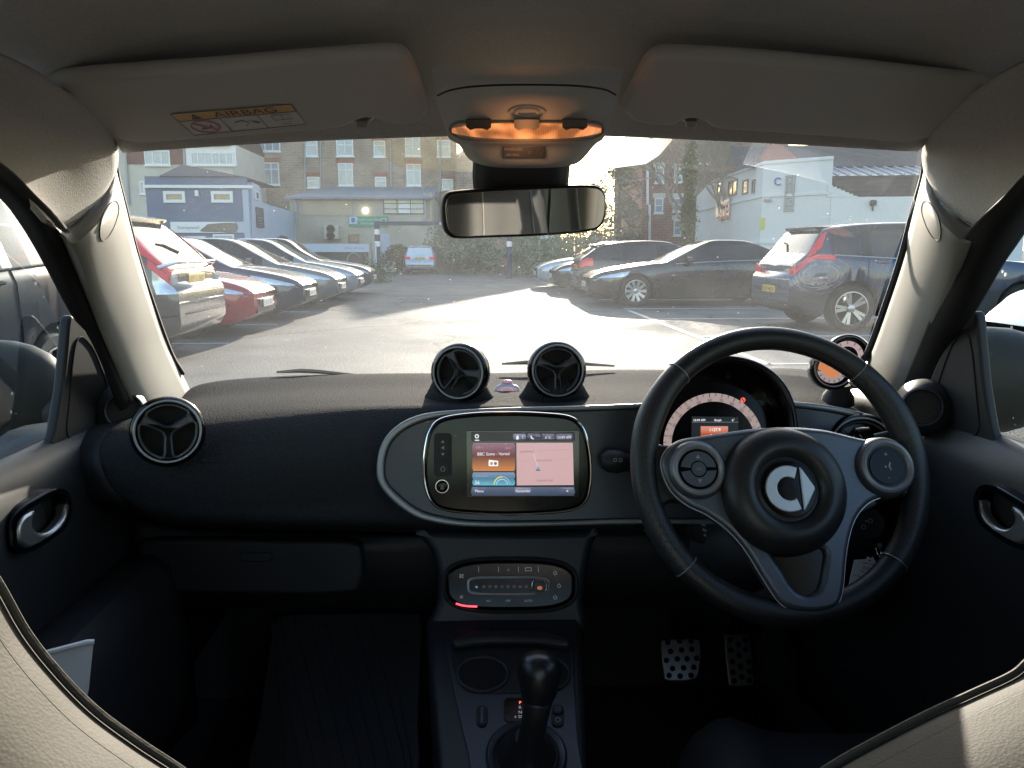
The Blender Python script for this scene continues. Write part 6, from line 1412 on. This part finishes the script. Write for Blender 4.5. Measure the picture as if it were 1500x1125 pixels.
ac = tag(fbox(FL, None, 'air_conditioner', 478, 331, 499, 350, .003, .7, M_cream), 'cream air conditioning unit with two fans on the beige wall', 'air conditioner')
for y in (335.5, 345):
    obj('fan_grille', MB().lathe([(.23, 0), (.23, .03), (.17, .035), (.001, .02)], PL(FL.a + FL.n * .7, FL.n).hit(484.5, y, .004), FL.n, None, 24, ms=[1, 1, 0, 0]), [M_under, M_grille], ac)

# ---- barrier, fence and boards
hb_ = empty('height_barrier', (X(553, 33.4), 33.4, 0)); tag(hb_, 'navy height barrier with white banded posts across the car park exit', 'barrier')
zb_ = 2.25; xl, xr = X(553, 33.4), X(746, 33.4)
for xx in (xl, xr):
    p_ = obj('post', MB().tube([V((xx - xl, 0, 0)), V((xx - xl, 0, zb_))], .11, 16), M_navy, hb_)
    for z in (1.35, 1.85): obj('white_band', MB().tube([V((xx - xl, 0, z)), V((xx - xl, 0, z + .22))], .115, 16), M_upvc, p_)
obj('beam', MB().box(((xr - xl) / 2, 0, zb_ + .06), (xr - xl + .2, .12, .16)), M_navy, hb_); obj('beam_face', MB().box(((xr - xl) * .72, -.07, zb_ + .06), ((xr - xl) * .5, .012, .12)), M_lblue, hb_)
fnc = empty('display_hoarding', (0, 0, 0)); tag(fnc, 'long pale hoarding board with dark panels below, at the end of the left row', 'hoarding')
FH = Face((X(430, 30.5), 30.5, 0), (X(546, 30.5), 30.5, 0))
fbox(FH, fnc, 'board', 436, 357, 541, 369, 0, .08, M_lblue)
obj('board_text', MB().text('motor services', PL(FH.a + FH.n * .085, FH.n), 519, 363, 3.4, 0, 0), mat('board_ink', (.25, .20, .45), .6), fnc)
fbox(FH, fnc, 'panel', 440, 369.5, 540, 398, -.05, .03, mat('dark_panel', (.055, .05, .05), .7, vary=.4, vscale=3))
obj('panel_drawing', MB().strip(PL(FH.a + FH.n * .034, FH.n), arc(518, 380, 9, 20, 200), .8, 0).strip(PL(FH.a + FH.n * .034, FH.n), arc(528, 380, 10, -40, 60), .8, 0), M_grey, fnc)
for x in (543, 549): fbox(FH, fnc, 'post', x, 356, x + 3.6, 402, -.06, .1, M_lblue if x > 545 else M_wood)

# ---- red brick house with gable, right
YR = 47.0; red = empty('red_brick_house', (0, 0, 0)); tag(red, 'tall red brick house with a steep gable behind the bare tree', 'house')
r0, r1 = X(938, YR), X(1150, YR); pk = X(1045, YR)
gz = [(r0, 0), (r1, 0), (r1, W(1130, 228, YR).z), (X(1090, YR), W(1090, 178, YR).z), (pk, W(1045, 140, YR).z), (r0, W(938, 190, YR).z)]
g_ = MB().add([V((a, YR, b)) for a, b in gz] + [V((a, YR + 9, b)) for a, b in gz], [tuple(range(6)), tuple(range(11, 5, -1))] + [(i, 6 + i, 6 + (i + 1) % 6, (i + 1) % 6) for i in range(6)], 0, False)
obj('wall', g_, M_redb, red)
obj('roof', MB().loft([[V((r1 + .3, YR - .25, W(1134, 230, YR).z)), V((X(1090, YR), YR - .25, W(1090, 176, YR).z)), V((pk, YR - .25, W(1045, 138, YR).z)), V((r0 - .3, YR - .25, W(935, 192, YR).z))], [V((r1 + .3, YR + 9, W(1134, 230, YR).z)), V((X(1090, YR), YR + 9, W(1090, 176, YR).z)), V((pk, YR + 9, W(1045, 138, YR).z)), V((r0 - .3, YR + 9, W(935, 192, YR).z))]], 12, 1), M_slate, red, solid=.2)
FR = Face((r0, YR, 0), (r1, YR, 0))
for (a, b, c, d) in ((960, 245, 972, 268), (988, 247, 999, 267), (959, 290, 971, 312), (986, 290, 998, 310), (987, 322, 998, 345)): add_window(FR, red, a, b, c, d, 1, 2, lintel=M_cream)
add_window(FR, red, 1006, 216, 1040, 240, 3, 1)
for P in ([(951, 300), (951, 355)], [(918 + 30, 200), (948, 300)]): pip(FR, red, P, .08, M_upvc)

# ---- white building on the right
wht = empty('white_building', (0, 0, 0)); tag(wht, 'long white rendered building with thin windows and a glazed roof strip behind the blue SUV', 'building')
cA, cB, cC = W(1018, 350, 42), W(1113, 350, 30), W(1213, 350, 28.2)
zc = W(1113, 236, 30).z
A2, B2, C2 = (cA.x, cA.y), (cB.x, cB.y), (cC.x, cC.y)
wall_block('wall', [A2, B2, C2, (C2[0] + .5, C2[1] + 14), (A2[0] + 6, A2[1] + 6)], zc, M_whitew, wht)
F1, F2 = Face((*A2, 0), (*B2, 0)), Face((*B2, 0), (*C2, 0))
for F_ in (F1, F2):
    for z in (zc - .12, zc - 1.35, zc - 3.1): obj('moulding', F_.box(MB(), .0, F_.len, z, z + .09, 0, .05), M_whitew, wht)
for (a, c) in ((1052, 1058), (1068, 1080), (1089, 1096), (1103, 1106)): add_window(F1, wht, a, 263 + (1110 - a) * .07, c, 282 + (1110 - a) * .07, 2 if c - a > 8 else 1, 1, frame=mat('bronze_frame', (.16, .13, .09), .5), pane=mat('amber_pane', (.16, .13, .09), .15, spec=.7, vary=.4), sill=False)
add_window(F2, wht, 1151.5, 257, 1162.5, 310, 1, 5, frame=mat('grey_frame', (.30, .32, .34), .5), pane=mat('grey_pane', (.16, .19, .22), .12, spec=.7, vary=.4), sill=False)
PW2 = PL(F2.a + F2.n * .055, F2.n)
obj('round_logo', MB().strip(PW2, arc(1140, 266, 5, 40, 320), 2.4, 0), mat('logo_blue', (.08, .14, .42), .5), wht)
obj('wall_fitting', MB().tube([PW2.hit(1120, 293, 0), PW2.hit(1126, 294, .1), PW2.hit(1131, 293, .1)], .05, 6), M_grey, wht)
sb = tag(fbox(F1, None, 'shop_board', 1051, 296, 1070, 315, .004, .06, M_upvc), 'white square board with red lettering on the white building', 'sign')
PW1 = PL(F1.a + F1.n * .064, F1.n)
obj('board_text', MB().text('fabel', PW1, 1060, 306, 8, 0, 0, wide=.85), mat('sign_red', (.42, .03, .05), .5), sb)
tag(fbox(F2, None, 'warning_board', 1114, 319, 1119.5, 336, .003, .03, mat('board_yellow', (.52, .52, .06), .5)), 'small upright yellow board low on the white wall', 'sign')
# lower range going right
cD = W(1500, 350, 27.0); D2 = (cD.x, cD.y)
F3 = Face((*C2, 0), (*D2, 0))
zl = W(1260, 288, 27.9).z
wall_block('low_wall', [(C2[0] + .02, C2[1] + .02), D2, (D2[0], D2[1] + 12), (C2[0] + .52, C2[1] + 12)], zl, M_whitew, wht)
st_ = MB()
for k in range(7):
    a = 1213 + 6.2 * k; u0 = F3.uz(a, 280)[0]; u1 = F3.uz(a + 6.2, 280)[0]; z = F3.uz(a, 271 + 2.6 * k)[1]
    F3.box(st_, u0, u1, zl, z, -.3, 0)
obj('stepped_parapet', st_, M_whitew, wht)
up = MB(); u0 = F3.uz(1214, 270)[0]; z1 = F3.uz(1300, 256)[1]
F3.box(up, u0 + .05, F3.len, zl - .2, z1, -6, -.32); obj('upper_wall', up, brick('black_brick', (.055, .052, .05), (.04, .038, .036), (.07, .07, .07), 2.0), wht)
gz0 = z1; gz1 = W(1300, 243, 30.0).z
gl_ = MB(); NR = 18
for k in range(NR):
    ua, ub_ = u0 + (F3.len - u0) * k / NR, u0 + (F3.len - u0) * (k + 1) / NR
    gl_.add([F3.at(ua, gz0, -.25), F3.at(ub_, gz0, -.25), F3.at(ub_, gz1, -2.6), F3.at(ua, gz1, -2.6)], [(0, 1, 2, 3)], 0, False)
gs = obj('glazed_roof', gl_, mat('roof_glazing', (.30, .33, .38), .2, spec=.7, vary=.25, vscale=2), wht)
obj('glazing_bar', (lambda b: [b.tube([F3.at(u0 + (F3.len - u0) * k / NR, gz0 + .02, -.22), F3.at(u0 + (F3.len - u0) * k / NR, gz1 + .02, -2.58)], .035, 5) for k in range(NR + 1)] and b)(MB()), M_pipe_g, gs)
hz1 = W(1250, 213, 31.9).z
rf = MB().add([F3.at(u0 - 3, gz1, -2.4), F3.at(F3.len + 2, gz1, -2.4), F3.at(F3.len + 2, hz1, -3.9), F3.at(u0 - 3, hz1, -3.9), F3.at(F3.len + 2, gz1 - 2, -9), F3.at(u0 + 1.4, gz1 - 2, -9)], [(0, 1, 2, 3), (3, 2, 4, 5)], 0, False)
obj('slate_roof', rf, M_slate, wht)
tp = W(1130, 235, 31.6); ta = W(1131, 211, 31.8).z
obj('brick_turret', MB().add([V((tp.x + i, tp.y + j, k)) for k in (4, tp.z + .05) for i, j in ((-.55, -.5), (.85, -.5), (.85, .5), (-.55, .5))] + [V((tp.x + .0, tp.y, ta)), V((tp.x + .3, tp.y, ta))],
    [(0, 1, 5, 4), (1, 2, 6, 5), (2, 3, 7, 6), (3, 0, 4, 7), (4, 5, 9, 8), (5, 6, 9), (6, 7, 8, 9), (7, 4, 8)], 0, False), M_redtrim, wht)
wl = tag(obj('wall_light', MB().tube([F3.pl.hit(1278, 309, .04), F3.pl.hit(1278, 301, .04)], .03, 6).lathe([(.10, -.1), (.12, 0), (.10, .08), (.02, .1)], F3.pl.hit(1278, 297, .1), (0, 0, 1), None, 14), M_grille), 'black lantern on a bracket on the long white wall', 'lamp')

# ================================================================== TREES AND HEDGES
def leaf_mat(name, c, var=.4): return mat(name, c, .7, vary=var, vscale=2.5, spec=.25)
M_bark = mat('bark', (.10, .085, .065), .9, bump=.5, bscale=20); M_twig = mat('twigs', (.36, .31, .24), .8, vary=.3)
M_leaf = leaf_mat('leaf_green', (.055, .085, .030)); M_ivy = leaf_mat('ivy_green', (.15, .165, .06)); M_con = leaf_mat('conifer_green', (.11, .14, .08)); M_hed = leaf_mat('hedge_green', (.20, .22, .13))
def leaves(mb, rnd, pts_fn, n, size, m=0):
    for _ in range(n):
        p = pts_fn(rnd); a = V((rnd.gauss(0, 1), rnd.gauss(0, 1), rnd.gauss(0, 1))).normalized(); b = a.orthogonal().normalized(); s_ = size * rnd.uniform(.6, 1.4)
        mb.add([p - a * s_, p - b * s_ * .5, p + a * s_, p + b * s_ * .5], [(0, 1, 2, 3)], m, False)
    return mb
def grow(mb, rnd, p, d, l, r, depth, tips):
    n = 4; pts = [p]; q = p; dd = d.copy()
    for i in range(n):
        dd = (dd + V((rnd.gauss(0, .13), rnd.gauss(0, .13), rnd.gauss(.03, .10)))).normalized(); q = q + dd * l / n; pts.append(q)
    mb.tube(pts, [r * (1 - .45 * i / n) for i in range(n + 1)], 6 if depth > 2 else 4, cap=False)
    if depth == 0: tips.append(q); return
    for k in range(rnd.choice((2, 3, 3))):
        i = rnd.randint(2, n); ax = V((rnd.gauss(0, 1), rnd.gauss(0, 1), rnd.gauss(.3, .6))).normalized()
        grow(mb, rnd, pts[i], (dd * .75 + ax * .65).normalized(), l * rnd.uniform(.62, .82), r * .55, depth - 1, tips)
    grow(mb, rnd, q, dd, l * .8, r * .55, depth - 1, tips)
def bare_tree(loc, h, seed, label, spread=.75):
    rnd = random.Random(seed); root = empty('bare_tree', loc); tag(root, label, 'tree', 'bare trees')
    tr = MB(); tr.tube([V((0, 0, 0)), V((.05, 0, h * .2)), V((0, .05, h * .36))], [.20, .16, .14], 10)
    obj('trunk', tr, M_bark, root)
    cr = MB(); tips = []
    for k in range(6):
        a = k * 1.05 + rnd.uniform(-.3, .3); grow(cr, rnd, V((0, 0, h * rnd.uniform(.24, .36))), V((math.cos(a) * spread, math.sin(a) * spread, 1)).normalized(), h * .22, .085, 5, tips)
    obj('crown', cr, M_twig, root); return root
def clump_tree(name, loc, h, w_, seed, m, label, n=2600, size=.12, kind='round', group=None):
    rnd = random.Random(seed); root = empty(name, loc); tag(root, label, 'tree' if h > 3 else 'shrub', group)
    obj('trunk', MB().tube([V((0, 0, 0)), V((.04, .02, h * .4)), V((0, 0, h * .8))], [.14 * h / 6 + .03, .1 * h / 6 + .02, .02], 8), M_bark, root)
    cl = []
    for _ in range(26):
        t = rnd.random()
        if kind == 'cone': r = w_ * .5 * (1 - t) ** .8 * rnd.uniform(.5, 1); z = h * (.1 + .9 * t)
        elif kind == 'column': r = w_ * .5 * rnd.uniform(.2, 1) * (1 - .3 * t); z = h * t
        else: r = w_ * .5 * math.sqrt(max(0, 1 - (2 * t - 1) ** 2)) * rnd.uniform(.5, 1); z = h * (.25 + .7 * t) if h > 3 else h * (.15 + .75 * t)
        a = rnd.uniform(0, 6.3); cl.append((V((r * math.cos(a), r * math.sin(a), z)), rnd.uniform(.12, .26) * max(w_, h * .3)))
    def pf(q):
        c, s_ = q.choice(cl); v = V((q.gauss(0, 1), q.gauss(0, 1), q.gauss(0, 1))); v = v / max(v.length, .5); return V((c.x + v.x * s_, c.y + v.y * s_, max(.05, c.z + v.z * s_ * .8)))
    obj('crown', leaves(MB(), rnd, pf, n, size), m, root); return root
bare_tree((X(1000, 38), 38.0, 0), 9.5, 5, 'bare winter tree spreading thin twigs in front of the red brick house')
bare_tree((X(1062, 36), 36.0, 0), 8.0, 9, 'smaller bare tree leaning over the corner of the white building')
iv = empty('ivy_trunk', (X(1005, 35), 35, 0)); tag(iv, 'ivy covered tree trunk standing before the white building', 'tree')
obj('trunk', MB().tube([V((0, 0, 0)), V((.05, 0, 3)), V((.1, 0, 5.8))], [.2, .16, .1], 10), M_bark, iv)
rnd = random.Random(3); obj('ivy', leaves(MB(), rnd, lambda q: (lambda z: V((.05 + q.gauss(0, .15 + .06 * math.sin(z * 3)), q.gauss(0, .2), z)))(q.uniform(0, 5.9)), 2600, .09), M_ivy, iv)
clump_tree('conifer', (X(905, 44), 44, 0), 6.3, 3.2, 21, M_con, 'dark conifer right of the interior mirror', 5200, .095, 'cone', 'conifers')
clump_tree('conifer', (X(868, 46), 46, 0), 4.8, 3.0, 22, M_con, 'shorter dark conifer half hidden by the interior mirror', 4200, .095, 'cone', 'conifers')
clump_tree('evergreen_shrub', (X(838, 33), 33, 0), 1.9, 3.4, 31, M_hed, 'yellow green shrub behind the silver hatchback', 2200, .08)
clump_tree('evergreen_shrub', (X(772, 36), 36, 0), 2.3, 3.6, 32, M_hed, 'broad green bush right of the right barrier post', 2600, .09)
clump_tree('evergreen_shrub', (X(700, 40), 40, 0), 2.6, 4.2, 33, M_hed, 'wide loose green bush in the middle of the exit', 3000, .1)
clump_tree('evergreen_shrub', (X(662, 44), 44, 0), 2.4, 3.0, 34, M_leaf, 'green bush right of the small pale blue hatchback', 2200, .1)
clump_tree('evergreen_shrub', (X(580, 40), 40.0, 0), 1.5, 1.2, 35, M_leaf, 'small bush between the pale blue door and the pale blue hatchback', 1400, .08)
clump_tree('evergreen_shrub', (X(534, 29.5), 29.5, 0), .7, 1.6, 36, M_leaf, 'low patch of greenery at the foot of the hoarding', 900, .06)
fn = empty('panel_fence', (0, 0, 0)); tag(fn, 'grey timber panel fence behind the green bushes', 'fence')
fx0, fx1 = X(640, 42), X(900, 42)
obj('panels', (lambda b: [b.box((fx0 + (fx1 - fx0) * (k + .5) / 44, 42 + .02 * (k % 2), .95), ((fx1 - fx0) / 44 - .02, .03, 1.9)) for k in range(44)] and b)(MB()), M_wood, fn)
for k in range(5): obj('fence_post', MB().box((fx0 + (fx1 - fx0) * k / 4, 42.08, 1.0), (.1, .1, 2.0)), M_wood, fn)
for px_, py_, lbl in ((795, 338, 'white notice board on legs among the bushes right of the mirror'), ):
    nb2 = empty('notice_board', (X(800, 35), 35, 0)); tag(nb2, lbl, 'notice board')
    obj('board', MB().box((0, 0, 1.95), (.75, .05, .55)), M_upvc, nb2)
    for dx in (-.3, .3): obj('leg', MB().box((dx, .06, 1.0), (.07, .06, 2.0)), M_upvc, nb2)
# ================================================================== CAMERA, SUN, SKY
cd = bpy.data.cameras.new('camera'); cam = bpy.data.objects.new('camera', cd); COL.objects.link(cam)
cd.sensor_width = 36; cd.lens = 36 * FPX / 1500; cd.clip_start = .02; cd.clip_end = 3000
cam.matrix_world = Matrix((RGT, UPV, -FWD)).transposed().to_4x4(); cam.location = CAM
sc.camera = cam
SUN_EL, SUN_AZ = R(15.2), R(8)          # ahead of the car, a little to the right
sd_ = bpy.data.lights.new('sun', 'SUN'); sd_.energy = 3.6; sd_.angle = R(.5); sd_.color = (1, .90, .755)
sun = bpy.data.objects.new('sun', sd_); COL.objects.link(sun)
to_sun = V((math.sin(SUN_AZ) * math.cos(SUN_EL), math.cos(SUN_AZ) * math.cos(SUN_EL), math.sin(SUN_EL)))
sun.rotation_euler = to_sun.to_track_quat('Z', 'Y').to_euler()
w = bpy.data.worlds.new('World'); sc.world = w; w.use_nodes = True
nt = w.node_tree; bg = nt.nodes['Background']; sky = nt.nodes.new('ShaderNodeTexSky'); sky.sky_type = 'NISHITA'; sky.sun_disc = False
sky.sun_elevation = SUN_EL; sky.sun_rotation = SUN_AZ; sky.dust_density = 1.0; sky.air_density = 1.2
nt.links.new(sky.outputs[0], bg.inputs[0]); bg.inputs[1].default_value = .15
vs = sc.view_settings; vs.view_transform = 'Standard'; vs.look = 'None'; vs.gamma = 1; vs.exposure = 1.9
sc.cycles.max_bounces = 8; sc.cycles.transparent_max_bounces = 24; sc.cycles.diffuse_bounces = 3; sc.cycles.glossy_bounces = 4
sc.cycles.use_denoising = True; sc.cycles.caustics_reflective = False; sc.cycles.caustics_refractive = False; sc.cycles.sample_clamp_indirect = 6
